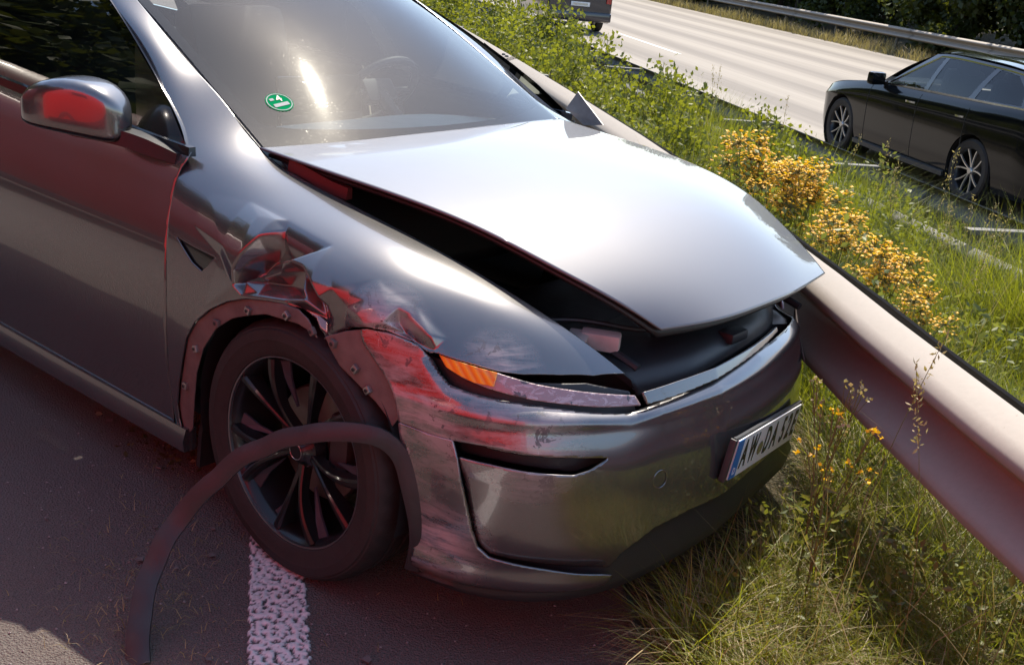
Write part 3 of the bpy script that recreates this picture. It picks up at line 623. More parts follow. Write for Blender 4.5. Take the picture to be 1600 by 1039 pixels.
def seg_dist(uv, line, sc):
    P = uv*sc; L = line*sc; d = np.full(len(P), 9.)
    for a, b in zip(L[:-1], L[1:]):
        t = np.clip(((P-a)@(b-a))/((b-a)@(b-a)+1e-12), 0, 1); d = np.minimum(d, np.linalg.norm(P-(a+t[:, None]*(b-a)), axis=1))
    return d
TOPL = np.array(top_r[5:]+[(.5, .7658)]+mir(top_r[5:])[::-1])
UVS = np.array([2.9, .75])
def corner_disp(P, uv, S):
    led = .020*np.exp(-((uv[:, 1]-.10)/.055)**2)
    d = seg_dist(uv, CREA, UVS); k = np.clip(1-d/.10, 0, 1)**1.5*np.clip((.585-uv[:, 1])/.105, 0, 1); return P+S.nrm(uv[:, 0], uv[:, 1])*(BSG*(.009*k+led))[:, None]
def main_disp(P, uv, S):
    d = seg_dist(uv, CREA, UVS); k = np.clip(1-d/.16, 0, 1)**2*np.clip((.563-uv[:, 1])/.088, 0, 1)*(uv[:, 0] < .4)
    x = np.array([mnoise.noise((p[0]*5, p[1]*5, p[2]*5)) for p in P])*.004*(uv[:, 0] < .33)
    # swept lower edge: a soft step under the slot
    band = np.exp(-((uv[:, 1]-.695)/.026)**2)*.006
    rl = np.clip(1-seg_dist(uv, TOPL, UVS)/.034, 0, 1)**2*.017
    return P+S.nrm(uv[:, 0], uv[:, 1])*(BSG*(x-.009*k+band-rl))[:, None]
bp = panel('front_bumper', BUM, [MAINR], 420, 150, M_SCUFF, CAR, holes=[SLOT], disp=main_disp, thick=.005, flip=BSG < 0); bp['label'] = 'scraped front bumper with dull brown reflections'
panel('bumper_corner', BUM, [CORNER], 120, 150, M_SCUFF, CAR, disp=corner_disp, thick=.007, flip=BSG < 0)
sl_ = [(.140, .616), (.20, .616), (.285, .585), (.285, .545), (.25, .506), (.18, .528), (.14, .528)]
panel('air_slot', BUM, [sl_], 60, 24, M_BLACK, CAR, disp=off(-BSG*.055), flip=BSG < 0)
panel('air_slot_lip', BUM, [[(.150, .600), (.1758, .6045), (.2101, .5926), (.262, .577), (.262, .567), (.2101, .5715), (.1758, .580)]], 60, 16, M_PAINT, CAR, disp=off(-BSG*.035), flip=BSG < 0)
panel('wheel_arch_flange', BUM, [FLANGE_B], 80, 80, M_FLANGE, CAR, disp=off(-BSG*.007), flip=BSG < 0)
HOUS2 = [(u, v-.03) if v < .9 else (u, v) for u, v in HOUSING]
panel('headlight_housing', BUM, [HOUS2], 100, 40, M_BLACK, CAR, disp=off(-BSG*.045), flip=BSG < 0)
LENS2 = LENS
lens = panel('headlight', BUM, [LENS2], 110, 40, M_LENS, CAR, disp=off(-BSG*.012), flip=BSG < 0, thick=.008); lens['label'] = 'cracked narrow headlight strip'
ind = panel('indicator', BUM, [INDIC], 60, 40, M_AMBER, lens, disp=off(-BSG*.007), flip=BSG < 0, thick=.006); ind['label'] = 'amber indicator'
panel('headlight', BUM, [mir(LENS2)], 60, 24, M_LENS, CAR, disp=off(-BSG*.012), flip=BSG < 0, thick=.008)
TRIM = [(u, v) for u, v in TRIM if u < .47]
TRIM = TRIM[:5]+[(.56, BUMP_TOP[-1][1]+.004), (.56, BUMP_TOP[-1][1]+.02)]+TRIM[5:]
panel('nose_trim', BUM, [TRIM], 110, 30, M_PAINT, CAR, disp=off(BSG*.002), flip=BSG < 0, thick=.01)
# lower lip
def lip():
    u = np.linspace(.105, .895, 90); c = crv([(0, .0), (.15, .053), (.28, .08), (.5, .14), (.72, .08), (.85, .053), (1, .0)], 90)[:, 1]
    P0 = BUM.ev(u, np.clip(c+.176*np.exp(-((u-.5)/.2)**2), 0, 1)); n = BUM.nrm(u, c)*BSG; A = P0-n*.014+np.array([0, 0, .02]); B = P0+n*.006; B[:, 2] = .158+.135*np.exp(-((u-.5)/.19)**2); Cc = B-n*.14; Cc[:, 2] -= .01; Bm = (A+B)/2+n*.018
    A2 = BUM.ev(u, np.clip(c+.176+.14*np.exp(-((u-.5)/.2)**2), 0, 1))-n*.03
    rows = [crush_left(r) for r in (A2, A, Bm, B, Cc)]; V = np.concatenate(rows); k = len(u); F = [(r*k+i, r*k+i+1, (r+1)*k+i+1, (r+1)*k+i) for r in range(4) for i in range(k-1)]
    return link('bumper_lip', mesh('bumper_lip', V, F, True, 60), M_BLACK, CAR)
lip()
# sensor ring on the bumper
cu, cv_ = CIRCLE[0]; pc = BUM.ev([cu], [cv_])[0]; nc = BUM.nrm([cu], [cv_])[0]*BSG
MB().lathe([(.021, .0005), (.0225, .0012), (.024, .0005)], pc+nc*.001, nc, 28).build('parking_sensor', M_PAINT, CAR)
# dark structure under the bonnet
cov = Surf([[(.43, -.56, .70), (.46, -.3, .715), (.47, 0, .72), (.46, .3, .715), (.43, .56, .70)], [(.60, -.53, .70), (.64, -.3, .725), (.655, 0, .735), (.64, .3, .725), (.60, .53, .70)],
            [(.712, -.47, .672), (.752, -.3, .685), (.772, 0, .695), (.752, .3, .685), (.712, .47, .672)], [(.725, -.46, .64), (.765, -.3, .655), (.785, 0, .665), (.765, .3, .655), (.725, .46, .64)]])
cv = panel('radiator_cover', cov, None, 60, 40, M_BLACK, CAR, thick=.006, flip=cov.nrm([.5], [.5])[0][2] < 0)
for y in (-.05, .06, .17, -.2, .28): MB().box((.62, y, .742), (.07, .016, .012), Matrix.Rotation(.25, 3, 'Y'), .003).build('rib', M_BLACK, cv)
for x0, x1, y in ((.45, .70, -.44), (.45, .72, .44)): MB().tube([(x0, y, .72), ((x0+x1)/2, y*.99, .735), (x1, y*.98, .70)], .012).build('hinge_rod', M_BLACK, cv)
MB().box((0.2, 0, .50), (.56, 1.1, .22), None, .04).build('front_trunk_tub', M_BLACK, CAR)
def apron(sg):
    u = np.linspace(.47, .99, 60); P = FEN.ev(u, np.ones(60)); P[:, 1] *= sg
    rows = [P+np.array([0, 0, -.004]), P+np.array([0, .012*sg, -.03]), P+np.array([-.01, .07*sg, -.055]), P+np.array([-.02, .10*sg, -.22])]
    rows = [crush_left(r) for r in rows]; k = 60; V = np.concatenate(rows); F = [(r*k+i, r*k+i+1, (r+1)*k+i+1, (r+1)*k+i) for r in range(3) for i in range(k-1)]
    link('bay_edge_trim', mesh('bay_edge_trim', V, F, True, 50), M_BLACK, CAR)
apron(1); apron(-1)
br = MB().box((.585, -.44, .742), (.10, .05, .045), Matrix.Rotation(.5, 3, 'Z'), .008); br.box((.555, -.50, .75), (.05, .10, .02), Matrix.Rotation(.5, 3, 'Z'), .006); br.build('torn_bracket', M_PINK, CAR)
MB().sweep(crv([(-.34, -.672, 1.02), (-.28, -.668, 1.012), (-.22, -.662, .998), (-.12, -.655, .985)], 14), [(-.012, -.016), (.012, -.016), (.008, .016), (-.008, .016)]).build('hinge_bracket', M_RUST, CAR)
MB().tube(crv([(.10, -.55, .86), (.12, -.56, .83), (.16, -.57, .825), (.18, -.56, .84)], 14), .004).build('loose_hose', M_GREYP, CAR)
sl2 = FEN.ev(np.linspace(.48, .985, 50), np.ones(50))+np.array([-.004, .022, -.022]); MB().tube(crush_left(sl2), .007, 6).build('bonnet_seal', M_BLACK, CAR)
for k, (pts, r, mt) in enumerate([([(-.20, -.58, .80), (.0, -.60, .83), (.2, -.57, .79), (.4, -.53, .76), (.56, -.48, .73)], .010, M_GREYP), ([(-.1, -.55, .78), (.1, -.52, .80), (.3, -.54, .77), (.5, -.50, .735)], .006, M_BLACK), ([(.40, -.50, .75), (.50, -.40, .76), (.60, -.30, .745), (.66, -.10, .745), (.66, .15, .745)], .007, M_BLACK)]):
    MB().tube(crv(pts, 24), r, 8).build('wiring_hose', mt, CAR)
MB().lathe([(0, .03), (.05, .028), (.065, .01), (.07, -.03)], (.05, -.50, .80), (0, 0, 1), 24).build('strut_tower_cap', M_GREYP, CAR)
MB().box((.735, -.02, .712), (.05, .09, .03), None, .008).build('bonnet_latch', M_BLACK, CAR)
# doors, sill
zs = .044
def dv_at(z):  # surface row for a height on the door
    t = np.linspace(0, 1, 400); P = DOOR.ev(np.full(400, .3), t); return float(np.interp(z, P[:, 2], t))
vb = dv_at(.25); XR = lambda x: float(np.interp(-x, -np.array(DX), DOOR.ku))
shut = [(u+.0006, v) for u, v in DOORSHUT if v > vb]
D1 = [(XR(-.52), vb)]+shut+[(shut[-1][0], 1.08), (XR(-1.72), 1.08), (XR(-1.70), vb)]
for mr in (False, True):
    panel('front_door', DOOR, [D1], 140 if not mr else 40, 90 if not mr else 30, M_PAINT, CAR, flip=DSG < 0, mirror=mr)
    rear = [(XR(-1.726), vb), (XR(-1.726), 1.08), (XR(-3.7), 1.08), (XR(-3.7), .3), (XR(-3.32), .2)]+[(XR(-2.89+.39*math.cos(a)), dv_at(.36+.39*math.sin(a))) for a in np.linspace(math.pi-.2, .2, 16)][0:0]
    arc = [(XR(-2.89-.40*math.cos(a)), dv_at(.36+.40*math.sin(a))) for a in np.linspace(0, math.pi, 18)]
    rear = [(XR(-1.726), vb), (XR(-1.726), 1.08), (XR(-3.74), 1.08), (XR(-3.74), .15), (XR(-3.30), .15)]+arc+[(XR(-2.49), vb)]
    panel('rear_side', DOOR, [rear], 80, 40, M_PAINT, CAR, flip=DSG < 0, mirror=mr)
    sg = 1 if mr else -1
    MB().sweep([(-.455, sg*.925, .215), (-1.2, sg*.93, .215), (-2.45, sg*.925, .215)], [(-.03, -.035), (.012, -.035), (.016, .0), (.006, .036), (-.03, .036)] if mr else [(.03, -.035), (-.012, -.035), (-.016, 0), (-.006, .036), (.03, .036)][::-1]).build('sill', M_PAINT, CAR)
    gl = GLASSF+[(.30, .72), (.55, 1.05), (.98, 1.05), (.98, -.05), (GLASSF[0][0], -.05)]
    panel('side_window', GLASS, [gl], 60, 40, M_SIDEG, CAR, mirror=mr, thick=0, flip=GLASS.nrm([.5], [.5])[0][1] > 0)
    panel('window_corner_panel', GLASS, [SAIL], 40, 40, M_GLOSSB, CAR, mirror=mr, thick=0, disp=off(.004*(-1 if GLASS.nrm([.5], [.5])[0][1] > 0 else 1)), flip=GLASS.nrm([.5], [.5])[0][1] > 0)
    pe = FEN.ev([q[0] for q in PILLAR]+[.0], [q[1] for q in PILLAR]+[.895]); pe[:, 1] *= -sg
    fr = crv(pe, 30)+np.array([-.012, -sg*.002, -.006]); MB().sweep(fr, [(-.016, -.012), (.016, -.012), (.016, .010), (-.016, .010)], [(0, sg, .35)]*30).build('window_frame', M_GLOSSB, CAR)
    bt = DOOR.ev(np.linspace(shut[-1][0], XR(-3.3), 30), np.ones(30)); bt[:, 1] *= -sg
    MB().sweep(bt+np.array([0, -sg*.004, .0]), [(-.012, -.014), (.012, -.014), (.010, .012), (-.010, .012)]).build('belt_trim', M_GLOSSB, CAR)
# roof and tail
rf = Surf([[(-1.50, -.605, 1.535), (-1.44, -.3, 1.57), (-1.42, 0, 1.578), (-1.44, .3, 1.57), (-1.50, .605, 1.535)], [(-2.1, -.61, 1.575), (-2.1, -.3, 1.61), (-2.1, 0, 1.62), (-2.1, .3, 1.61), (-2.1, .61, 1.575)],
           [(-2.9, -.59, 1.50), (-2.9, -.3, 1.53), (-2.9, 0, 1.54), (-2.9, .3, 1.53), (-2.9, .59, 1.50)], [(-3.5, -.62, 1.25), (-3.55, -.3, 1.28), (-3.57, 0, 1.29), (-3.55, .3, 1.28), (-3.5, .62, 1.25)], [(-3.80, -.70, 1.06), (-3.86, -.3, 1.08), (-3.88, 0, 1.085), (-3.86, .3, 1.08), (-3.80, .70, 1.06)]])
panel('roof', rf, None, 30, 40, M_ROOFG, CAR, flip=rf.nrm([.5], [.5])[0][2] < 0)
tl = Surf([[(-3.70, -.86, 1.06), (-3.87, -.5, 1.08), (-3.9, 0, 1.085), (-3.87, .5, 1.08), (-3.70, .86, 1.06)], [(-3.72, -.9, .75), (-3.88, -.5, .75), (-3.92, 0, .75), (-3.88, .5, .75), (-3.72, .9, .75)], [(-3.68, -.88, .3), (-3.84, -.5, .3), (-3.88, 0, .3), (-3.84, .5, .3), (-3.68, .88, .3)]])
panel('tailgate', tl, None, 20, 20, M_PAINT, CAR)
MB().box((-2.1, 0, .26), (3.3, 1.6, .10), None, .03).build('floor_pan', M_BLACK, CAR)
MB().box((.2, 0, .30), (1.0, 1.0, .16), None, .03).build('underbody', M_BLACK, CAR)
# windscreen and cabin
WS = panel('windscreen', WIND, [[(.005, -.05), (.995, -.05), (.995, .97), (.005, .97)]], 60, 60, M_WIND, CAR, thick=0, flip=WIND.nrm([.5], [.5])[0][2] < 0)
bnd = []
WSG = 1 if WIND.nrm([.5], [.5])[0][2] > 0 else -1
for pl in ([(.0, 0), (1, 0), (1, .095), (.97, .095), (.9, .088), (.5, .082), (.1, .088), (.045, .10), (.035, .13), (.03, 1), (0, 1)], [(1, .095), (1, 1), (.97, 1), (.965, .13), (.955, .10), (.97, .095)]):
    panel('windscreen_border', WIND, [pl], 100, 100, M_BLACK, WS, thick=0, disp=off(-WSG*.004))
st = MB().lathe([(0, 0), (.042, 0)], (0, 0, 0), (0, 0, 1), 28); 
su, sv = .115, .185; sp_ = WIND.ev([su], [sv])[0]; sn = WIND.nrm([su], [sv])[0]*WSG
def on_glass(o, u, v, d):
    P = Vector(WIND.ev([u], [v])[0]+WIND.nrm([u], [v])[0]*WSG*d); n = Vector(WIND.nrm([u], [v])[0]*WSG); t = Vector((0, 1, 0)); t = (t-n*t.dot(n)).normalized(); b = n.cross(t)
    o.matrix_local = Matrix.Translation(P) @ Matrix((t, b, n)).transposed().to_4x4()
stk = st.build('emissions_sticker', M_GREEN, WS); on_glass(stk, su, sv, .0012)
rg = MB().lathe([(.036, 0), (.039, 0)], (0, 0, .0008), (0, 0, 1), 28).build('sticker_ring', M_WMAT, stk)
MB().box((0, -.012, .001), (.05, .014, .0006)).build('sticker_field', M_WMAT, stk)
MB().box((-.017, .016, .001), (.014, .010, .0006)).build('sticker_mark', M_WMAT, stk)
def text(name, body, size, mat, parent, mw, sx=1.0, align='CENTER'):
    c = bpy.data.curves.new(name, 'FONT'); c.body = body; c.size = size; c.align_x = align; c.align_y = 'CENTER'; c.extrude = .0004; c.offset = .0022 if size > .1 else 0; c.resolution_u = 3
    o = bpy.data.objects.new('tmp', c); COL.objects.link(o); dg = bpy.context.evaluated_depsgraph_get(); me = bpy.data.meshes.new_from_object(o.evaluated_get(dg)); bpy.data.objects.remove(o)
    if sx != 1: me.transform(Matrix.Diagonal((sx, 1, 1, 1)))
    p = link(name, me, mat, parent); p.matrix_local = mw; return p
text('sticker_number', '4', .04, M_INK, stk, Matrix.Translation((.006, .013, .0012)))
ds = Surf([[(-.40, y, .975) for y in (-.70, -.35, 0, .35, .70)], [(-.66, y, z) for y, z in ((-.74, .98), (-.35, 1.005), (0, 1.008), (.35, 1.01), (.74, .985))], [(-.92, y, z) for y, z in ((-.76, .965), (-.35, .985), (0, .99), (.35, .99), (.76, .965))],
           [(-.985, y, .93) for y in (-.76, -.35, 0, .35, .76)], [(-.98, y, .70) for y in (-.76, -.35, 0, .35, .76)], [(-.90, y, .40) for y in (-.76, -.35, 0, .35, .76)]])
da = panel('dashboard', ds, None, 40, 40, M_DASH, CAR)
MB().sweep([(-.965, y, .952) for y in np.linspace(-.72, .72, 12)], [(-.012, -.012), (.012, -.012), (.012, .012), (-.012, .012)]).build('dash_strip', M_SEAT, da)
sw = MB(); cen = Vector((-1.12, .40, 1.055)); axs = Vector((-.80, 0, .60)).normalized(); e1 = Vector((0, 1, 0)); e2 = axs.cross(e1)
sw.tube([cen+e1*.175*math.cos(a)+e2*.165*math.sin(a) for a in np.linspace(0, 2*math.pi, 41)], .016, 8, up=[tuple(axs)]*41); sw.box(cen, (.05, .16, .10), Matrix.Rotation(-.64, 3, 'Y'), .02); sw.tube([cen-e1*.17, cen, cen+e1*.17], .014, 8, up=[tuple(axs)]*3)
sw.tube([cen, cen-axs*.25], .03, 8, up=[(0, 1, 0)]*2); sw.build('steering_wheel', M_SEAT, CAR)
MB().box((-.99, 0, 1.03), (.02, .38, .23), Matrix.Rotation(-.15, 3, 'Y'), .008).build('touch_screen', M_GLOSSB, CAR)
for y in (-.38, .38):
    b = MB(); b.box((-1.62, y, .55), (.55, .50, .18), None, .06); b.box((-1.93, y, .93), (.15, .50, .72), Matrix.Rotation(-.30, 3, 'Y'), .06); b.box((-2.06, y, 1.37), (.10, .28, .18), Matrix.Rotation(-.2, 3, 'Y'), .04); b.build('seat', M_SEAT, CAR)
MB().box((-3.0, 0, .75), (.5, 1.4, .7), None, .08).build('rear_bench', M_SEAT, CAR)
MB().tube(crv([(-1.28, -.02, 1.48), (-1.22, -.01, 1.42)], 4), .012).box((-1.25, 0, 1.40), (.04, .24, .07), None, .015).build('inner_mirror', M_BLACK, CAR)
for y in (-.62, .66):
    wp = crv([(-.50, y*.4, 1.02), (-.44, y*.1, 1.045), (-.42, -y*.3, 1.05), (-.46, -y*.7, 1.055)], 16)
    MB().sweep(wp, [(-.006, -.008), (.006, -.008), (.006, .008), (-.006, .008)]).build('wiper', M_BLACK, CAR)
cw = Surf([[(-.37, y, z) for y, z in ((-.68, 1.02), (0, 1.03), (.68, 1.02))], [(-.25, y, z) for y, z in ((-.68, .96), (0, .98), (.68, .96))], [(-.15, y, z) for y, z in ((-.66, .7), (0, .7), (.66, .7))]]); panel('cowl', cw, None, 20, 14, M_BLACK, CAR)
# door mirrors
def mirror(sg):
    """housing as stacked rings along its length: upper shell, lower shell, arm"""
    root = MB(); prof = []
    st_ = [(-.722, .926, 1.080, .004, .008), (-.726, .929, 1.081, .026, .036), (-.738, .937, 1.086, .052, .058), (-.775, .955, 1.104, .072, .074), (-.83, .985, 1.114, .082, .078), (-.89, 1.02, 1.115, .082, .074), (-.945, 1.05, 1.106, .070, .061), (-.985, 1.072, 1.092, .045, .042), (-1.0, 1.08, 1.084, .012, .015)]
    def ring(x, w, z, a, h, t0, t1, n):
        ax = Vector((-.88, sg*.47, 0)).normalized(); sd = Vector((ax.y*-1, ax.x, 0))*(1)
        out = []
        for i in range(n+1):
            t = t0+(t1-t0)*i/n; c, s = math.cos(t), math.sin(t); e = .45
            out.append(Vector((x, sg*w, z))+sd*(a*math.copysign(abs(c)**e, c))+Vector((0, 0, h*math.copysign(abs(s)**e, s))))
        return out
    def shell(t0, t1, name, mat, grow=0):
        V = []; F = []; n = 24
        for k, (x, w, z, a, h) in enumerate(st_): V += ring(x, w, z, a+grow, h+grow, t0, t1, n)
        for k in range(len(st_)-1):
            for i in range(n): F.append((k*(n+1)+i, k*(n+1)+i+1, (k+1)*(n+1)+i+1, (k+1)*(n+1)+i))
        F.append(tuple(range(n+1)))
        o = link(name, mesh(name, V, F, True, 50), mat, None); m = o.modifiers.new('s', 'SUBSURF'); m.levels = m.render_levels = 1; return o
    base = shell(-.72, math.pi+.72, 'door_mirror', M_PAINT); base.parent = CAR
    lo = shell(math.pi+.66, 2*math.pi-.66, 'mirror_base', M_GLOSSB, .002); lo.parent = base
    P = np.array([q for q in crv([(-.735, sg*.930, 1.070), (-.83, sg*.98, 1.070), (-.93, sg*1.035, 1.085), (-.985, sg*1.07, 1.095)], 20)])
    MB().sweep(crv([(-.555, sg*.872, 1.012), (-.62, sg*.885, 1.022), (-.70, sg*.915, 1.037), (-.80, sg*.965, 1.047), (-.90, sg*1.02, 1.055), (-.975, sg*1.062, 1.078)], 24), [(-.035, -.020), (.03, -.020), (.036, .0), (.03, .020), (-.03, .022)], scale=np.concatenate([np.linspace(.7, 1, 6), np.ones(10), np.linspace(1, .4, 8)])).build('mirror_arm', M_BLACK, base)
    seam = [Vector((x, sg*w, z))+Vector((0, 0, h*.30)) for x, w, z, a, h in st_]
mirror(-1)
# ---- wheels
def make_wheel(out):
    """wheel about the origin, axle along +Y*out; returns an empty with its pieces"""
    w = empty('wheel'); ax = (0, out, 0)
    prof = [(.245, -.10), (.262, -.118), (.30, -.128), (.335, -.122), (.350, -.103), (.355, -.088), (.356, -.058), (.348, -.056), (.348, -.046), (.356, -.044), (.3565, -.006), (.348, -.004), (.348, .006), (.3565, .008), (.356, .044), (.348, .046), (.348, .056), (.356, .058), (.355, .088), (.350, .103), (.344, .112), (.338, .119), (.334, .120), (.330, .1245), (.305, .128), (.302, .1265), (.285, .126), (.268, .119), (.262, .116), (.2575, .106)]
    n = 160; t = MB().lathe(prof, (0, 0, 0), ax, n); k = len(prof); sh = [i for i, (r, h) in enumerate(prof) if .0855 < abs(h) < .104]
    for i in range(n):
        if i % 4 == 0:
            for q in sh:
                x, y, z = t.V[i*k+q]; f = .985; t.V[i*k+q] = (x*f, y, z*f)
    t.build('tyre', M_RUBBER, w, sharp=30)
    MB().lathe([(.262, .108), (.2595, .114), (.2555, .113), (.254, .106)], (0, 0, 0), ax, 72).build('rim_lip', M_RIML, w)
    MB().lathe([(.2565, .108), (.247, .098), (.238, .080), (.232, .03), (.215, .0), (.213, -.10), (.245, -.11)], (0, 0, 0), ax, 64).build('rim', M_RIM, w)
    MB().lathe([(0, .012), (.155, .012), (.160, .006), (.160, -.02), (.07, -.02), (.06, .03), (0, .03)], (0, 0, 0), ax, 40).build('brake_disc', M_DISC, w)
    MB().box((.115*1, out*.01, .05), (.07, .09, .16), Matrix.Rotation(0, 3, 'Y'), .015).build('brake_caliper', M_GREYP, w)
    hub = MB().lathe([(0, .094), (.026, .094), (.031, .089), (.036, .080), (.052, .070), (.060, .04)], (0, 0, 0), ax, 40).build('hub', M_RIM, w)
    MB().lathe([(.021, .0946), (.0225, .0958), (.024, .0946)], (0, 0, 0), ax, 32).build('hub_ring', M_RIML, hub)
    for k5 in range(5):
        base = -math.pi/2+k5*2*math.pi/5+.06
        for sd in (-1, 1):
            P = []
            for r in np.linspace(.035, .250, 12):
                q = (r-.035)/.215; a = base+sd*(R_(5)+R_(11.5)*q**1.25); h = .068+.030*math.sin(q*2.2)+.006*q; P.append((r*math.cos(a), out*h, r*math.sin(a)))
            wd_ = np.concatenate([np.linspace(.9, .75, 5), np.linspace(.78, 1.5, 7)])
            MB().sweep(P, [(-.0115, -.028), (.0115, -.028), (.009, .003), (.004, .007), (-.004, .007), (-.009, .003)], (0, out, 0), scale=wd_).build('spoke', M_RIM, w)
        for sd in (-1, 1):
            V = []; 
            for r, da, h in ((.110, 15, .056), (.245, 17.5, .088), (.245, 27, .080), (.185, 21, .066), (.110, 15.5, .052)):
                a = base+sd*R_(da); V.append((r*math.cos(a), out*h, r*math.sin(a)))
            V2 = [(x, y-out*.006, z) for x, y, z in V]; nn = len(V); F = [tuple(range(nn)), tuple(range(nn, 2*nn))[::-1]]+[(i, (i+1) % nn, nn+(i+1) % nn, nn+i) for i in range(nn)]
            link('aero_insert', mesh('aero_insert', V+V2, F, False), M_BLADE, w)
    for k5 in range(5):
        a = k5*2*math.pi/5+.3; MB().lathe([(0, .074), (.008, .074), (.009, .068), (.009, .05)], (.042*math.cos(a), 0, .042*math.sin(a)), ax, 6).build('wheel_bolt', M_GREYP, w)
    return w
wR = make_wheel(-1); wR.parent = CAR; wR.location = (0, -.818, .353); wR.rotation_euler = (0, .0, 0)
wL = make_wheel(1); wL.parent = CAR; wL.location = (0, .80, .353)
for x, y, src in ((-2.89, -.82, wR), (-2.89, .82, wL)):
    c = copy_tree(src, CAR); c.location = (x, y, .353)
for x, sg in ((0, -1), (0, 1), (-2.89, -1), (-2.89, 1)):
    b = MB().lathe([(.395, .925), (.40, .80), (.40, .60), (.05, .58)], (x, 0, .37), (0, sg, 0), 30, a0=-math.pi*.08 if sg > 0 else -.08*math.pi, a1=math.pi*1.08)
    o = b.build('wheel_arch_liner', M_BLACK, CAR)
    if x == 0: 
        me = o.data; co = np.empty(len(me.vertices)*3); me.vertices.foreach_get('co', co); me.vertices.foreach_set('co', crush_left(co.reshape(-1, 3)).ravel())
MB().sweep([(-.40, -.80, .36), (-.43, -.80, .24), (-.44, -.80, .13)], [(-.10, -.008), (.10, -.008), (.10, .008), (-.10, .008)], (1, 0, 0)).build('mud_flap', M_BLACK, CAR)
MB().sweep(crv([(.40, -.80, .36), (.41, -.80, .26), (.40, -.80, .18)], 6), [(-.09, -.006), (.09, -.006), (.09, .006), (-.09, .006)], (1, 0, 0)).build('arch_liner_flap', M_BLACK, CAR)
# wheel-arch trim torn off and looping out over the road
ta = crv(TRIMARC, 70); upv = []
ta += np.array([[.006*mnoise.noise((i*.23, 1, 0)), .006*mnoise.noise((i*.19, 5, 0)), .007*mnoise.noise((i*.27, 9, 0))] for i in range(70)])*np.clip((np.arange(70)-10)/20, 0, 1)[:, None]
for i in range(70):
    f = min(1, max(0, (i-8)/22)); t = Vector(ta[min(i+1, 69)]-ta[max(i-1, 0)]).normalized(); upv.append(tuple((Vector((.55, -.80, .10))*(1-f)+Vector((.35, -.62, .55))*f).normalized()))
tr = MB().sweep(ta, [(-.024, -.004), (-.020, -.010), (.018, -.008), (.024, -.002), (.022, .005), (.006, .008), (-.016, .005), (-.024, .001)], upv, scale=np.concatenate([np.linspace(.6, .92, 14), np.linspace(.92, 1.2, 56)])).build('wheel_arch_trim', M_TRIM, CAR, sharp=50); tr['label'] = 'torn grey arch trim looping out to the road'
# number plate, bent back with the bumper
def bend(o):
    me = o.data; co = np.empty(len(me.vertices)*3); me.vertices.foreach_get('co', co); Mx = np.array(PLM); co = co.reshape(-1, 3)@Mx[:3, :3].T+Mx[:3, 3]; P = co.copy()
    P[:, 0] -= .115*np.clip(P[:, 1]+.26, 0, 1); me.vertices.foreach_set('co', P.ravel()); me.update(); return o
_t = R_(-4); _n = Vector((math.cos(_t), 0, math.sin(_t))); _y = Vector((0, 1, 0)); PLM = Matrix.Translation((.905, -.012, .452)) @ Matrix((_y, _n.cross(_y), _n)).transposed().to_4x4() @ Matrix.Rotation(-.12, 4, 'Z')
def plate():
    ln = lambda h, d, w, z: MB().sweep([(x, 0, z) for x in np.linspace(-w/2, w/2, 30)], [(-h/2, -d/2), (h/2, -d/2), (h/2, d/2), (-h/2, d/2)], (0, 0, 1))
    root = bend(ln(.124, .008, .545, .002).build('number_plate_holder', M_BLACK, CAR)); pl = bend(ln(.11, .004, .52, .009).build('number_plate', M_WHITE, root))
    bend(MB().box((-.239, 0, .0118), (.040, .107, .0014)).build('blue_band', M_BLUE, pl)); I = Matrix.Identity(4)
    def tx(body, size, mat, x, y, sx):
        o = text('plate_text', body, size, mat, pl, I, sx); o.data.transform(Matrix.Translation((x, y, .0120))); bend(o)
    tx('D', .028, M_WHITE, -.239, -.034, 1); tx('A', .110, M_INK, -.185, 0, .56); tx('W', .110, M_INK, -.118, 0, .50); tx('D', .110, M_INK, -.004, 0, .56); tx('A', .110, M_INK, .056, 0, .56)
    tx('5', .110, M_INK, .130, 0, .60); tx('2', .110, M_INK, .181, 0, .60); tx('E', .110, M_INK, .230, 0, .58)
    bend(MB().lathe([(0, .0008), (.019, .0008), (.020, 0)], (-.055, -.010, .0116), (0, 0, 1), 24).build('seal', M_STEEL, pl)); bend(MB().box((-.274, 0, .002), (.010, .118, .018), None, .003).build('holder_end', M_GREYP, root))
plate()
MB().box((.50, .40, .56), (.30, .36, .16), Matrix.Rotation(-.5, 3, 'Z'), .03).build('black_crush_filler', M_BLACK, CAR)  # black filler box added so the crushed corner reads as a dark hollow
# broken left corner
def shard(name, pts, mat, thick=.003):
    V = [Vector(p) for p in pts]; n = (V[1]-V[0]).cross(V[2]-V[0]).normalized()*thick; k = len(V); return link(name, mesh(name, V+[v-n for v in V], [tuple(range(k)), tuple(range(k, 2*k))[::-1]]+[(i, (i+1) % k, k+(i+1) % k, k+i) for i in range(k)], False), mat, CAR)
shard('broken_wing_piece', [(-.50, .79, 1.075), (-.40, .78, 1.03), (-.30, .76, 1.05), (-.46, .80, 1.145)], M_STEEL)
shard('torn_bumper_piece', [RP(-.16, .845, .675), RP(-.24, .815, .64), RP(-.36, .79, .575), RP(-.385, .79, .555), RP(-.31, .80, .56), RP(-.22, .82, .60)], M_FLANGE)
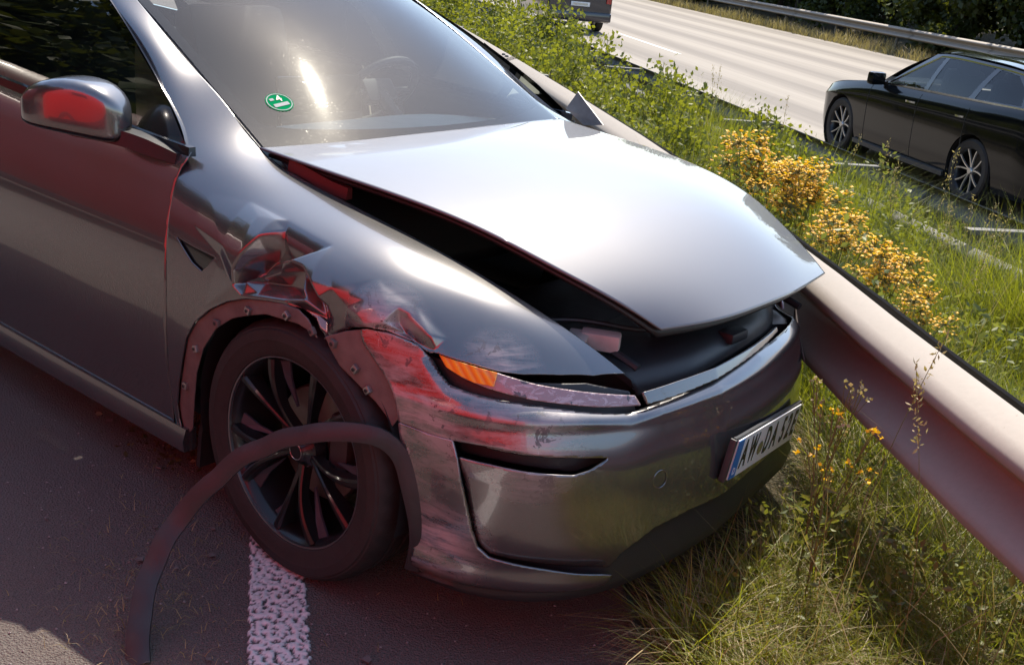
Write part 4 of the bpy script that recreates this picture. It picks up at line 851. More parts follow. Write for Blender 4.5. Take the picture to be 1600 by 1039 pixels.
# ------------------------------------------------------------------ other vehicles
def simple_wheel(name, parent, loc, out, r=.34, alloy=None, spokes=5):
    w = empty(name); w.parent = parent; w.location = loc; ax = (0, out, 0); k = r/.34
    MB().lathe([(.21*k, -.09), (.25*k, -.105), (.31*k, -.105), (.335*k, -.09), (.34*k, -.06), (.34*k, .06), (.335*k, .09), (.31*k, .105), (.245*k, .10), (.235*k, .09)], (0, 0, 0), ax, 40).build('tyre', M_RUBBER, w)
    MB().lathe([(.237*k, .088), (.225*k, .07), (.215*k, 0), (.21*k, -.08), (0, -.06)], (0, 0, 0), ax, 36).build('rim', M_RIM, w)
    MB().lathe([(0, .075), (.03, .075), (.04, .06), (.045, .02)], (0, 0, 0), ax, 16).build('hub', alloy, w)
    for i in range(spokes):
        for sd in (-1, 1):
            P = []
            for q in np.linspace(0, 1, 6): a = i*2*math.pi/spokes+.3+sd*(R_(6)+R_(13)*q); rr = (.03+.20*q)*k; P.append((rr*math.cos(a), out*(.055+.028*q), rr*math.sin(a)))
            MB().sweep(P, [(-.010, -.012), (.010, -.012), (.007, .004), (-.007, .004)], (0, out, 0)).build('spoke', alloy, w)
    return w
def wagon():
    """black estate car, local x = driving direction, y = its left, origin under the front axle"""
    o = RP(9.80, 7.36, -.5); W_ = tag(empty('car', o, RY), 'black estate car with roof rails driving on the far carriageway', 'car')
    X = [.90, .80, .62, .35, 0, -.6, -1.3, -2.1, -2.81, -3.4, -3.75, -3.86]
    Wd = [.50, .66, .81, .885, .905, .91, .91, .91, .91, .885, .80, .66]
    ZT = [.66, .70, .76, .83, .895, .965, .99, 1.02, 1.045, 1.07, 1.06, 1.04]
    rows = [(0, -.045, .20), (0, -.02, .30), (0, .0, .48), (0, .012, .64), (0, .0, .0), (0, -.045, 0)]
    G = []
    for q, (_, dw, z) in enumerate(rows):
        L = []
        for x, w, zt in zip(X, Wd, ZT):
            zz = z if q < 4 and z < zt-.12 else (min(z, zt-.14+.03*q) if q < 4 else (zt-.08 if q == 4 else zt)); L.append((x, w+dw, zz))
        G.append(L)
    S = Surf(G); sg = 1 if S.nrm([.5], [.5])[0][1] > 0 else -1
    fu = lambda x: float(np.interp(-x, -np.array(X), S.ku)); tv = np.linspace(0, 1, 300)
    def fv(x, z): P = S.ev(np.full(300, fu(x)), tv); return float(np.interp(z, P[:, 2], tv))
    arches = [[(fu(cx+.375*math.cos(a)), fv(cx+.375*math.cos(a), .345+.375*math.sin(a)) if math.sin(a)*.375+.345 > .2 else -.05) for a in np.linspace(-.55, math.pi+.55, 30)] for cx in (0, -2.81)]
    for mr in (1, -1):
        P, F, uv = trim(S, None, 160, 50, holes=arches); P = P.copy(); P[:, 1] *= mr
        if (sg > 0) != (mr > 0): F = [f[::-1] for f in F]
        link('body_side', mesh('body_side', P, F, True, None), M_BCAR, W_)
        for x in (-.62, -1.68, -2.62):
            z = np.linspace(.26, .97, 14); Q = np.array([S.ev([fu(x-.05*(zz-.3)**2)], [fv(x, zz)])[0] for zz in z]); Q[:, 1] = (Q[:, 1]+.001)*mr
            MB().tube(Q, .004, 4).build('door_gap', M_BLACK, W_)
        MB().sweep([(-.42, mr*.885, .225), (-1.4, mr*.90, .22), (-2.4, mr*.885, .225)], [(-.02, -.03), (.02, -.03), (.022, .02), (-.02, .03)]).build('sill', M_GREYP, W_)
        for x in (-1.45, -2.42): MB().sweep([(x, mr*.918, .86), (x-.09, mr*.935, .862), (x-.19, mr*.918, .866)], [(-.006, -.010), (.006, -.010), (.006, .010), (-.006, .010)]).build('door_handle', M_CHROME, W_)
        # greenhouse
        GX = [-.75, -1.1, -1.6, -2.3, -3.0, -3.5]
        gs = Surf([[(x, mr*(np.interp(-x, [.7, 2.8, 3.5], [.865, .865, .83])), np.interp(-x, [.6, 1.3, 2.1, 2.8, 3.4], [.962, .99, 1.02, 1.045, 1.07])) for x in GX], [(x, mr*np.interp(-x, [.7, 2.8, 3.5], [.80, .775, .72]), z) for x, z in zip(GX, (1.10, 1.17, 1.22, 1.24, 1.24, 1.23))], [(x, mr*np.interp(-x, [.7, 2.8, 3.5], [.70, .665, .61]), z) for x, z in zip(GX, (1.22, 1.32, 1.42, 1.435, 1.41, 1.36))]])
        gg = 1 if gs.nrm([.5], [.5])[0][1]*mr > 0 else -1; gu = lambda x: float(np.interp(-x, -np.array(GX), gs.ku))
        def wpoly(x0, x1, x2, x3): return [(gu(x0), .05), (gu(x1), .05), (gu(x2), .90), (gu(x3), .90)]
        wins = [[(gu(-.92), .05), (gu(-1.66), .05), (gu(-1.72), .90), (gu(-1.60), .88), (gu(-1.30), .55)], wpoly(-1.74, -2.50, -2.62, -1.80), [(gu(-2.60), .06), (gu(-3.32), .10), (gu(-3.22), .55), (gu(-3.0), .86), (gu(-2.70), .90)]]
        glass_ = [[(u, v) for u, v in w] for w in wins]
        P, F, uv = trim(gs, [[(gu(-.80), -.05), (1.02, -.05), (1.02, 1.05), (gu(-1.55), 1.05)]], 110, 40, holes=wins)
        if gg < 0: F = [f[::-1] for f in F]
        link('window_surround', mesh('window_surround', P, F, True, 40), M_GLOSSB, W_)
        for w in wins:
            P, F, uv = trim(gs, [w], 30, 16); link('side_window', mesh('side_window', P*np.array([1, .995, 1]), F, True, None), M_GLASSB, W_)
        b = gs.ev([gu(x) for x in np.linspace(-.85, -3.45, 30)], [.03]*30); MB().sweep(b, [(-.008, -.010), (.008, -.010), (.008, .010), (-.008, .010)]).build('chrome_strip', M_CHROME, W_)
        t = gs.ev([gu(x) for x in np.linspace(-.95, -3.45, 30)], np.concatenate([np.linspace(.1, .93, 9), np.full(21, .93)])); MB().sweep(t, [(-.006, -.008), (.006, -.008), (.006, .008), (-.006, .008)]).build('chrome_strip', M_CHROME, W_)
        rr = crv([(-1.55, mr*.62, 1.435), (-1.75, mr*.615, 1.475), (-2.5, mr*.61, 1.49), (-3.1, mr*.60, 1.465), (-3.35, mr*.59, 1.42)], 24); MB().sweep(rr, [(-.014, -.012), (.014, -.012), (.012, .014), (-.012, .014)]).build('roof_rail', M_CHROME, W_)
        m = MB().box((-.86, mr*1.0, 1.03), (.11, .21, .15), Matrix.Rotation(mr*.2, 3, 'Z'), .035); m.box((-.85, mr*.89, .985), (.06, .10, .04), None, .01); m.build('door_mirror', M_BCAR, W_)
        for cx in (0, -2.81):
            simple_wheel('wheel', W_, (cx, mr*.79, .34), mr, .34, M_ALLOY)
            MB().lathe([(.376, .90), (.38, .55), (.05, .5)], (cx, 0, .345), (0, mr, 0), 26).build('wheel_arch', M_BLACK, W_)
    hd_ = Surf([[(x, y*w, z+c*(1-abs(y))) for y in (-1, -.5, 0, .5, 1)] for x, w, z, c in ((-.78, .865, .965, .05), (-.3, .868, .93, .055), (.1, .86, .885, .055), (.5, .80, .80, .05), (.82, .60, .70, .02))])
    P, F, uv = trim(hd_, None, 24, 24); F = F if hd_.nrm([.5], [.5])[0][2] > 0 else [f[::-1] for f in F]; link('bonnet', mesh('bonnet', P, F, True, None), M_BCAR, W_)
    ws = Surf([[(x, y*w, z+.03*(1-y*y)) for y in (-1, -.5, 0, .5, 1)] for x, w, z in ((-.72, .84, .98), (-1.1, .76, 1.22), (-1.55, .66, 1.43))]); P, F, uv = trim(ws, None, 16, 12); link('windscreen', mesh('windscreen', P, F, True, None), M_GLASSB, W_)
    rf_ = Surf([[(x, y*w, z+.03*(1-y*y)) for y in (-1, -.5, 0, .5, 1)] for x, w, z in ((-1.5, .665, 1.43), (-2.2, .665, 1.455), (-3.0, .64, 1.43), (-3.5, .60, 1.36))]); P, F, uv = trim(rf_, None, 16, 16); F = F if rf_.nrm([.5], [.5])[0][2] > 0 else [f[::-1] for f in F]; link('roof', mesh('roof', P, F, True, None), M_BCAR, W_)
    fr = Surf([[(.90+.05*(1-y*y), y*.56, z) for y in (-1, -.5, 0, .5, 1)] for z in (.2, .45, .69)]); P, F, uv = trim(fr, None, 10, 8); link('front_bumper', mesh('front_bumper', P, F, True, None), M_BCAR, W_)
    tg = Surf([[(x-.04*(1-y*y), y*w, z) for y in (-1, -.5, 0, .5, 1)] for x, w, z in ((-3.84, .68, .2), (-3.86, .68, .7), (-3.84, .68, 1.05), (-3.5, .60, 1.37))]); P, F, uv = trim(tg, None, 10, 12); link('tailgate', mesh('tailgate', P, F, True, None), M_BCAR, W_)
    MB().box((-1.5, 0, .55), (3.9, 1.5, .5), None, .05).build('floor_pan', M_BLACK, W_)
    for x in (-1.6, -2.5):
        for y in (-.38, .38): b = MB(); b.box((x, y, .98), (.14, .46, .60), Matrix.Rotation(-.25, 3, 'Y'), .05); b.box((x-.10, y, 1.30), (.09, .26, .16), None, .03); b.build('seat', M_SEAT, W_)
wagon()
def van():
    W_ = tag(empty('van', RP(26, 7.42, -.5), RY), 'dark blue van seen from behind at the top edge, beyond the shrubs', 'van')
    S = Surf([[(x, y*w, z) for x, y in ((.0, -1), (-.0, 0), (0, 1))] for z, w in ((.2, .85), (1, .9))])
    def ring(x, s, h):
        pr = [(-.86, .28), (-.90, .55), (-.90, 1.0), (-.84, 1.35), (-.74, 1.72), (-.60, 1.84), (0, 1.88)]; pr = pr+[(-a, b) for a, b in pr[-2::-1]]
        return [(x, a*s, .28+(b-.28)*h) for a, b in pr]
    st = [(0.02, .93, .96), (.06, .985, .99), (.25, 1, 1), (1.2, 1, 1), (2.6, 1, .99), (3.3, .97, .9), (3.9, .93, .55), (4.3, .85, .45)]; V = []; F = []
    for a in st: V += ring(*a)
    k = 13
    for i in range(len(st)-1):
        for j in range(k-1): F.append((i*k+j, i*k+j+1, (i+1)*k+j+1, (i+1)*k+j))
    F.append(tuple(range(k))[::-1]); o = link('body', mesh('body', V, F, True, 30), M_VAN, W_)
    MB().box((-.03, 0, .42), (.14, 1.74, .24), None, .05).build('rear_bumper', M_VAN, W_); MB().box((.005, 0, 1.42), (.02, 1.40, .50), None, .02).build('rear_window', M_TINT, W_)
    p = MB().box((-.012, 0, .72), (.012, .52, .11), None, .003).build('number_plate', M_WHITE, W_); MB().box((-.0195, 0, .72), (.003, .40, .05)).build('plate_print', M_STEEL, p)
    for y in (-.78, .78): MB().box((0.0, y, 1.0), (.05, .14, .46), None, .02).build('tail_lamp', M_TAIL, W_)
    for x in (.85, 3.5):
        for sd in (-1, 1): simple_wheel('wheel', W_, (x, sd*.76, .33), sd, .33, M_ALLOY)
    MB().box((2.2, 0, .42), (3.6, 1.5, .14), None, .03).build('floor_pan', M_BLACK, W_)
van()
def red_van(x, y, rz, label, mat):
    """unseen red van added behind the camera, sized and turned to bounce red onto the crashed car"""
    T = tag(empty('van', (x, y, 0), rz), label, 'van', 'unseen red vans added behind the viewpoint')
    def ring(xx, s, h):
        pr = [(-.92, .32), (-.97, .6), (-.97, 1.1), (-.97, 1.60), (-.95, 2.25), (-.86, 2.40), (0, 2.46)]; pr = pr+[(-a, b) for a, b in pr[-2::-1]]; return [(xx, a*s, .32+(b-.32)*h) for a, b in pr]
    st = [(0, .95, .97), (.08, 1, 1), (1.5, 1, 1), (3.2, 1, 1), (3.9, .98, .97), (4.4, .96, .66), (4.9, .93, .45), (5.1, .85, .34)]; V = []; F = []; k = 13
    for q in st: V += ring(*q)
    for i in range(len(st)-1):
        for j in range(k-1): F.append((i*k+j, i*k+j+1, (i+1)*k+j+1, (i+1)*k+j))
    F += [tuple(range(k))[::-1], tuple((len(st)-1)*k+j for j in range(k))]; link('body', mesh('body', V, F, True, 30), mat, T)
    for sd in (-1, 1):
        MB().box((3.45, sd*.968, 1.55), (.75, .03, .42), Matrix.Rotation(0, 3, 'X'), .02).build('side_window', M_TINT, T)
        MB().box((2.5, sd*.975, .42), (4.6, .03, .16), None, .01).build('sill', M_BLACK, T)
        for xx in (.95, 4.1): simple_wheel('wheel', T, (xx, sd*.85, .34), sd, .34, M_STEEL)
    MB().box((4.02, 0, 1.55), (.04, 1.5, .55), Matrix.Rotation(-.6, 3, 'Y'), .01).build('windscreen', M_TINT, T); MB().box((2.5, 0, .40), (4.4, 1.4, .14), None, .02).build('floor_pan', M_BLACK, T)
red_van(-4.0, -5.6, math.pi-.62, 'unseen dark red van added left of the viewpoint, reflected in the silver door', M_REDD)
red_van(3.4, -4.25, math.pi+.0, 'unseen red van added behind the viewpoint, reflected red on the scraped bumper', M_REDT)
# ------------------------------------------------------------------ trees
def leaf_cloud(P, size, rng, up=.25, aspect=.55, col=None, norm=None):
    """one folded diamond per point"""
    n = len(P); d = rng.normal(size=(n, 3)); d[:, 2] += up; d /= np.linalg.norm(d, axis=1)[:, None]
    e = np.cross(d, rng.normal(size=(n, 3))); e /= np.linalg.norm(e, axis=1)[:, None]; f = np.cross(d, e); sz = size*(.6+.8*rng.random(n))[:, None]
    a = P-d*0; b = P+d*sz*.5+e*sz*aspect*.5+f*sz*.08; c = P+d*sz; g = P+d*sz*.5-e*sz*aspect*.5+f*sz*.08
    V = np.stack([a, b, c, g], 1).reshape(-1, 3); i = np.arange(n)*4; T = np.concatenate([np.stack([i, i+1, i+2], 1), np.stack([i, i+2, i+3], 1)])
    if col is None: col = rng.random(n)
    return V, T, np.repeat(np.repeat(col[:, None], 4, 0), 3, 1)
def tree_mesh(seed, H, Rr, nl, size):
    rng = np.random.default_rng(seed); cl = []
    nc = 46
    c = rng.normal(size=(nc, 3)); c /= np.linalg.norm(c, axis=1)[:, None]; c *= (rng.random(nc)**.4)[:, None]; c = c*np.array([Rr, Rr, H*.46])+np.array([0, 0, H*.47])
    P = []; col = []
    for q in c:
        k = nl//nc; d = rng.normal(size=(k, 3)); d /= np.linalg.norm(d, axis=1)[:, None]; r = Rr*(.22+.2*rng.random()); P.append(q+d*r*(rng.random(k)**.45)[:, None]*np.array([1, 1, .75])); col.append(np.clip(rng.random()*.6+rng.random(k)*.5, 0, 1))
    P = np.concatenate(P); col = np.concatenate(col); V, T, cc = leaf_cloud(P, size, rng, .0, .7, col); crown = fastmesh('crown', V, T, None, cc)
    b = MB(); b.tube(crv([(0, 0, -.3), (.05, .02, H*.25), (0, .05, H*.5), (.05, 0, H*.8)], 10), .16, 8, up=(1, 0, 0), scale=np.linspace(1.1, .35, 10))
    for i in range(7):
        a = rng.random()*6.28; z = H*(.25+.4*rng.random()); b.tube(crv([(0, 0, z), (Rr*.35*math.cos(a), Rr*.35*math.sin(a), z+H*.1), (Rr*.75*math.cos(a), Rr*.75*math.sin(a), z+H*.14)], 6), .06, 6, scale=np.linspace(1, .3, 6))
    return crown, mesh('trunk', b.V, b.F)
TREES = [tree_mesh(i, 7.0, 2.6, 10500, .21) for i in range(3)]
def put_tree(s, n, z, k, rot, sc, label, group):
    t = tag(empty('tree', RP(s, n, z), rot), label, 'tree', group); t.scale = (sc, sc, sc); link('crown', TREES[k][0], M_TREE, t); link('trunk', TREES[k][1], M_BARK, t); return t
rng = np.random.default_rng(3)
ORD = ['first', 'second', 'third', 'fourth', 'fifth', 'sixth', 'seventh', 'eighth', 'ninth', 'tenth', 'eleventh', 'twelfth', 'thirteenth', 'fourteenth', 'fifteenth', 'sixteenth', 'seventeenth', 'eighteenth', 'nineteenth', 'twentieth', 'twenty-first', 'twenty-second', 'twenty-third', 'twenty-fourth', 'twenty-fifth', 'twenty-sixth', 'twenty-seventh', 'twenty-eighth', 'twenty-ninth', 'thirtieth', 'thirty-first', 'thirty-second', 'thirty-third', 'thirty-fourth', 'thirty-fifth', 'thirty-sixth', 'thirty-seventh', 'thirty-eighth', 'thirty-ninth', 'fortieth', 'forty-first', 'forty-second', 'forty-third', 'forty-fourth', 'forty-fifth', 'forty-sixth', 'forty-seventh', 'forty-eighth', 'forty-ninth', 'fiftieth']
for i, s in enumerate(np.arange(10, 84, 3.0)):
    for j, n in enumerate((20.6, 23.6)):
        put_tree(s+rng.random()*1.6+j*1.6, n+rng.random()*1.5, -.5 if j == 0 else -.2, int(rng.integers(3)), rng.random()*6.28, .72+.25*rng.random(), 'dark green tree, %s from the right in the %s row behind the far guardrail' % (ORD[i], ('front', 'back')[j]), 'trees behind the far guardrail')
for i, s in enumerate(np.arange(-24, 66, 3.6)):
    put_tree(s+rng.random()*2, -17-rng.random()*3, -.2, int(rng.integers(3)), rng.random()*6.28, 1.5+.5*rng.random(), 'dark roadside tree behind the viewpoint, %s along, mirrored in the silver car window' % ORD[i], 'trees on the near roadside')
# ------------------------------------------------------------------ vegetation
def blades(B, h, wdt, lean, ang, rng, twist=None):
    """curved three-level blades; B base points (N,3), lean 0..1.5, ang heading"""
    n = len(B); L = np.array([0, .45, .8, 1.0]); dx = np.stack([np.cos(ang), np.sin(ang), np.zeros(n)], 1); wa = ang+np.pi/2+rng.normal(size=n)*.6; wx = np.stack([np.cos(wa), np.sin(wa), np.zeros(n)], 1); V = []
    for q in L:
        th = lean*q*1.15; hz = h*q*np.cos(np.clip(th, 0, 1.62)*.8); hx = h*q*np.sin(np.clip(th, 0, 1.62)); c = B+dx*hx[:, None]+np.array([0, 0, 1.])*hz[:, None]
        ww = wdt*(1-q**1.6)*.5
        if q < 1: V += [c-wx*ww[:, None], c+wx*ww[:, None]]
        else: V += [c]
    V = np.stack(V, 1).reshape(-1, 3); i = np.arange(n)*7; Q = np.concatenate([np.stack([i, i+1, i+3, i+2], 1), np.stack([i+2, i+3, i+5, i+4], 1)]); T = np.stack([i+4, i+5, i+6], 1)
    return V, T, Q
def rep(c, k): return np.repeat(np.repeat(c[:, None], k, 0), 3, 1)
def nz(s, n, f, o=0): return np.array([mnoise.noise((a*f, b*f, o)) for a, b in zip(s, n)])
def fld(name, s0, s1, n0, n1, cnt, hr, wr, mat, rng, leanr=(.1, .9), zfun=None, label=None, clump=.6, excl=None, hmul=None):
    s = rng.uniform(s0, s1, cnt*2); n = rng.uniform(n0, n1, cnt*2); m = nz(s, n, 1.7, 4)*clump+rng.random(cnt*2)-.5 > -.12
    if excl is not None: m &= ~excl(s, n)
    s, n = s[m][:cnt], n[m][:cnt]; k = len(s); z = OPZV(n)-.03 if zfun is None else zfun(s, n)
    h = rng.uniform(*hr, k)*(1+.45*nz(s, n, 1.1, 8)); 
    if hmul is not None: h = h*hmul(s, n)
    V, T, Q = blades(RPA(np.stack([s, n, z], 1)), h, rng.uniform(*wr, k), rng.uniform(*leanr, k), rng.random(k)*6.28+.4*nz(s, n, .9, 2), rng)
    col = np.clip(.5+.5*nz(s, n, 1.3, 6)+rng.normal(size=k)*.25, 0, 1)
    return tag(link(name, fastmesh(name, V, T, Q, rep(col, 7)), mat), label, 'grass', kind='stuff')
rg_ = np.random.default_rng(11)
def in_car(s, n):
    P = RPA(np.stack([s, n, s*0], 1)); return (P[:, 0] < .93-.40*np.clip(abs(P[:, 1])-.25, 0, 1)**1.3*1.0) & (P[:, 1] > -.95)
# median grass, lush and back-lit
fld('median_grass', -3, 4.2, 1.24, 3.75, 60000, (.26, .62), (.003, .008), M_GRASS, rg_, label='tall bright green grass behind the near guardrail')
fld('median_grass', 4.2, 16, 1.40, 3.75, 22000, (.30, .65), (.006, .013), M_GRASS, rg_, label='tall green grass along the median towards the van')
fld('dry_median_grass', -3, 14, 1.35, 3.7, 3200, (.4, .85), (.003, .007), M_DRY, rg_, label='pale dry stems among the median grass', leanr=(0, .6))
fld('median_edge_grass', -1.5, 7, 2.95, 3.75, 15000, (.45, .92), (.004, .009), M_GRASS, rg_, label='tall rough grass hiding the foot of the far guardrail')
# verge under the rail
fld('verge_grass', -2.4, 1.0, .19, 1.25, 40000, (.10, .42), (.0025, .006), M_GRASS, rg_, (.3, 1.5), label='short matted green grass under the near guardrail', excl=in_car)
fld('verge_straw', -2.4, 1.0, .16, 1.25, 20000, (.14, .46), (.002, .005), M_DRY, rg_, (.9, 1.75), label='dry trampled grass beside the asphalt edge', excl=in_car)
fld('far_verge_grass', 8, 60, 17.5, 18.9, 9000, (.15, .5), (.01, .025), M_DRY, rg_, (.1, 1.0), zfun=lambda s, n: -.54+0*s, label='dry grass tufts at the foot of the far guardrail', clump=2.2)
# small leaves in the verge
def leaf_bed(name, s0, s1, n0, n1, cnt, zr, size, mat, label, rng, excl=None, clump=1.0):
    s = rng.uniform(s0, s1, cnt*2); n = rng.uniform(n0, n1, cnt*2); m = nz(s, n, 2.6, 9)*clump+rng.random(cnt*2)-.5 > .0
    if excl is not None: m &= ~excl(s, n)
    s, n = s[m][:cnt], n[m][:cnt]; z = OPZV(n)-.02+rng.uniform(*zr, len(s))*np.clip(.65+nz(s, n, 1.9, 3), .2, 1.4); V, T, c = leaf_cloud(RPA(np.stack([s, n, z], 1)), size, rng, .35, .5)
    return tag(link(name, fastmesh(name, V, T, None, c), mat), label, 'weeds', kind='stuff')
leaf_bed('verge_weeds', -2.4, 1.0, .24, 1.25, 26000, (0, .36), .021, M_WEED, 'small leafy weeds tangled under the near guardrail', rg_, in_car)
leaf_bed('broad_verge_weeds', -2.4, .9, .28, 1.2, 3600, (.02, .38), .030, M_WEED, 'broader leaves of taller weeds under the near guardrail', rg_, in_car, 1.6)
fld('verge_dry_stems', -2.4, .8, .3, 1.2, 420, (.3, .7), (.0025, .004), M_DRY, rg_, (.1, .8), label='thin dry upright stems under the near guardrail', excl=in_car)
leaf_bed('median_weeds', -3, 5, 1.4, 3.7, 30000, (.05, .72), .038, M_WEED, 'leafy weeds mixed into the median grass', rg_)
# litter of straw, leaves and grit on the shaded road
def litter():
    rng = np.random.default_rng(5); n = 900; spots = [(-.75, -1.10, .22, 300), (.35, -.98, .16, 260), (-.35, -1.05, .25, 200), (0, -.45, .5, 140)]; s = np.concatenate([rng.normal(a, c, k) for a, b, c, k in spots]); q = np.concatenate([rng.normal(b, c*.55, k) for a, b, c, k in spots]); k = len(s)
    V, T, Q = blades(RPA(np.stack([s, q, np.full(k, .004)], 1)), rng.uniform(.01, .06, k), rng.uniform(.001, .003, k), rng.uniform(1.45, 1.9, k), rng.random(k)*6.28, rng); col = rng.random(k)
    V[:, 2] = np.maximum(V[:, 2], .003)
    tag(link('road_straw', fastmesh('road_straw', V, T, Q, rep(col, 7)), M_DRY), 'bits of straw scattered on the shaded asphalt', 'straw', kind='stuff')
    p = rng.normal(0, 1, (420, 2))*np.array([.09, .13]); P = np.stack([.20+p[:, 0], -.86+p[:, 1]-.1, rng.uniform(.003, .02, 420)], 1); V, T, c = leaf_cloud(RPA(P), .022, rng, -.1, .6); V[:, 2] = np.maximum(V[:, 2], .003)
    tag(link('leaf_litter', fastmesh('leaf_litter', V, T, None, c), leaf('litter_leaf', (.04, .035, .012), (.13, .11, .04), .1)), 'small heap of dead leaves behind the front wheel', 'leaf litter', kind='stuff')
    g = rng.uniform([-1.6, -1.6], [1.2, .15], (700, 2)); V = []; F = []
    for i, (a, b) in enumerate(g):
        r = rng.uniform(.0015, .005); c = RP(a, b, r*.6); k0 = len(V); V += [c+np.array(v)*r*rng.uniform(.7, 1.2) for v in ((1, 0, 0), (-1, 0, 0), (0, 1, 0), (0, -1, 0), (0, 0, .8), (0, 0, -.8))]; F += [tuple(k0+j for j in f) for f in ((0, 2, 4), (2, 1, 4), (1, 3, 4), (3, 0, 4))]
    tag(link('road_grit', mesh('road_grit', V, F, False), simple('grit', (.30, .27, .25), .8, var=.5, scale=40)), 'loose grit on the asphalt', 'grit', kind='stuff')
def debris():
    rng = np.random.default_rng(9); V = []; F = []
    for i in range(60):
        a, b = rng.normal(-.1, .5), rng.normal(-.75, .35); r = rng.uniform(.003, .014); c = RP(a, b, .004+r*.15); t = rng.random()*6.28; k0 = len(V); n = 4
        for m in range(n): w = t+m*6.28/n; q = r*rng.uniform(.5, 1.2); V += [c+np.array([q*math.cos(w), q*math.sin(w), rng.uniform(0, .3)*r]), c+np.array([q*math.cos(w), q*math.sin(w), rng.uniform(0, .3)*r+.002])]
        F += [tuple(k0+2*m+1 for m in range(n)), tuple(k0+2*m for m in range(n))[::-1]]+[(k0+2*m, k0+2*((m+1) % n), k0+2*((m+1) % n)+1, k0+2*m+1) for m in range(n)]
    tag(link('crash_debris', mesh('crash_debris', V, F, False), simple('broken_plastic', (.16, .13, .12), .4, var=.7, scale=60)), 'small broken plastic bits scattered around the front wheel', 'debris', kind='stuff')
litter(); debris()
# shrubs along the median
def shrub_mesh(seed, R0, H, nl, size):
    rng = np.random.default_rng(seed); P = []; col = []; b = MB()
    for i in range(30):
        a = rng.random()*6.28; r = R0*rng.random()**.6; top = np.array([r*math.cos(a), r*math.sin(a), H*(.55+.45*rng.random())*(1-.35*(r/R0)**2)]); base = np.array([top[0]*.35, top[1]*.35, 0]); path = crv([base, (base+top)/2+rng.normal(size=3)*.04, top], 7); b.tube(path, .006, 4, up=(1, 0, .2), scale=np.linspace(1, .4, 7))
        t = rng.random(nl//30)**.6; q = path[np.minimum((t*6).astype(int), 5)]+(path[1]-path[0])*rng.random(nl//30)[:, None]; P.append(q+rng.normal(size=q.shape)*R0*.13); col.append(np.clip(rng.random()*.5+t*.4+rng.normal(size=len(t))*.15, 0, 1))
    P = np.concatenate(P); V, T, c = leaf_cloud(P, size, rng, .35, .62, np.concatenate(col)); return fastmesh('foliage', V, T, None, c), mesh('stem', b.V, b.F)
SHR = [shrub_mesh(20+i, .55, 1.15, 2600, .055) for i in range(4)]
k = 0
shr_sp = [(3.9, 2.9, .8), (4.7, 2.3, .8), (5.2, 3.2, .85), (5.7, 1.9, .85), (6.6, 2.8, .95), (7.0, 2.0, .9), (7.9, 3.3, .95), (8.3, 2.4, 1.05), (9.3, 1.8, .95), (9.8, 2.9, 1.1), (11.0, 2.2, 1.05), (11.8, 3.0, 1.15), (12.6, 1.8, 1.0), (13.6, 2.6, 1.15), (15.0, 2.1, 1.1), (15.6, 3.1, 1.2), (17.2, 2.4, 1.2), (19, 2.8, 1.2), (21, 2.2, 1.2), (23.5, 2.7, 1.25), (26, 2.3, 1.2), (29, 2.6, 1.25), (33, 2.4, 1.3), (3.0, 3.35, .62), (2.2, 3.5, .5), (3.5, 3.5, .6), (1.5, 3.55, .45), (.6, 3.5, .5), (4.3, 3.5, .7), (2.9, 2.75, .55), (3.3, 2.45, .6), (3.6, 3.05, .6), (4.2, 2.55, .65), (2.6, 3.1, .5), (3.2, 1.75, .5), (4.0, 1.75, .6), (4.9, 1.7, .65), (2.9, 2.35, .5), (4.6, 2.9, .7), (-5, 1.9, .9), (-6.5, 2.6, 1.1), (-8.2, 1.8, 1.1), (-10, 2.5, 1.3), (-13, 2.0, 1.4), (-4, 2.8, .8), (-16, 2.3, 1.5)]
shr_sp.sort(key=lambda q: abs(q[0]-.5))
for (s, n, sc) in shr_sp:
    t = tag(empty('shrub', RP(s, n, OPZ(n)-.05), k*1.9), 'leafy green median shrub, %s nearest to the bonnet of the crashed car' % ORD[k], 'shrub', 'shrubs on the median'); t.scale = (sc, sc, sc*(.9+.2*((k*7) % 5)/5)); link('foliage', SHR[k % 4][0], M_LEAF, t); link('stem', SHR[k % 4][1], M_STALK, t); k += 1
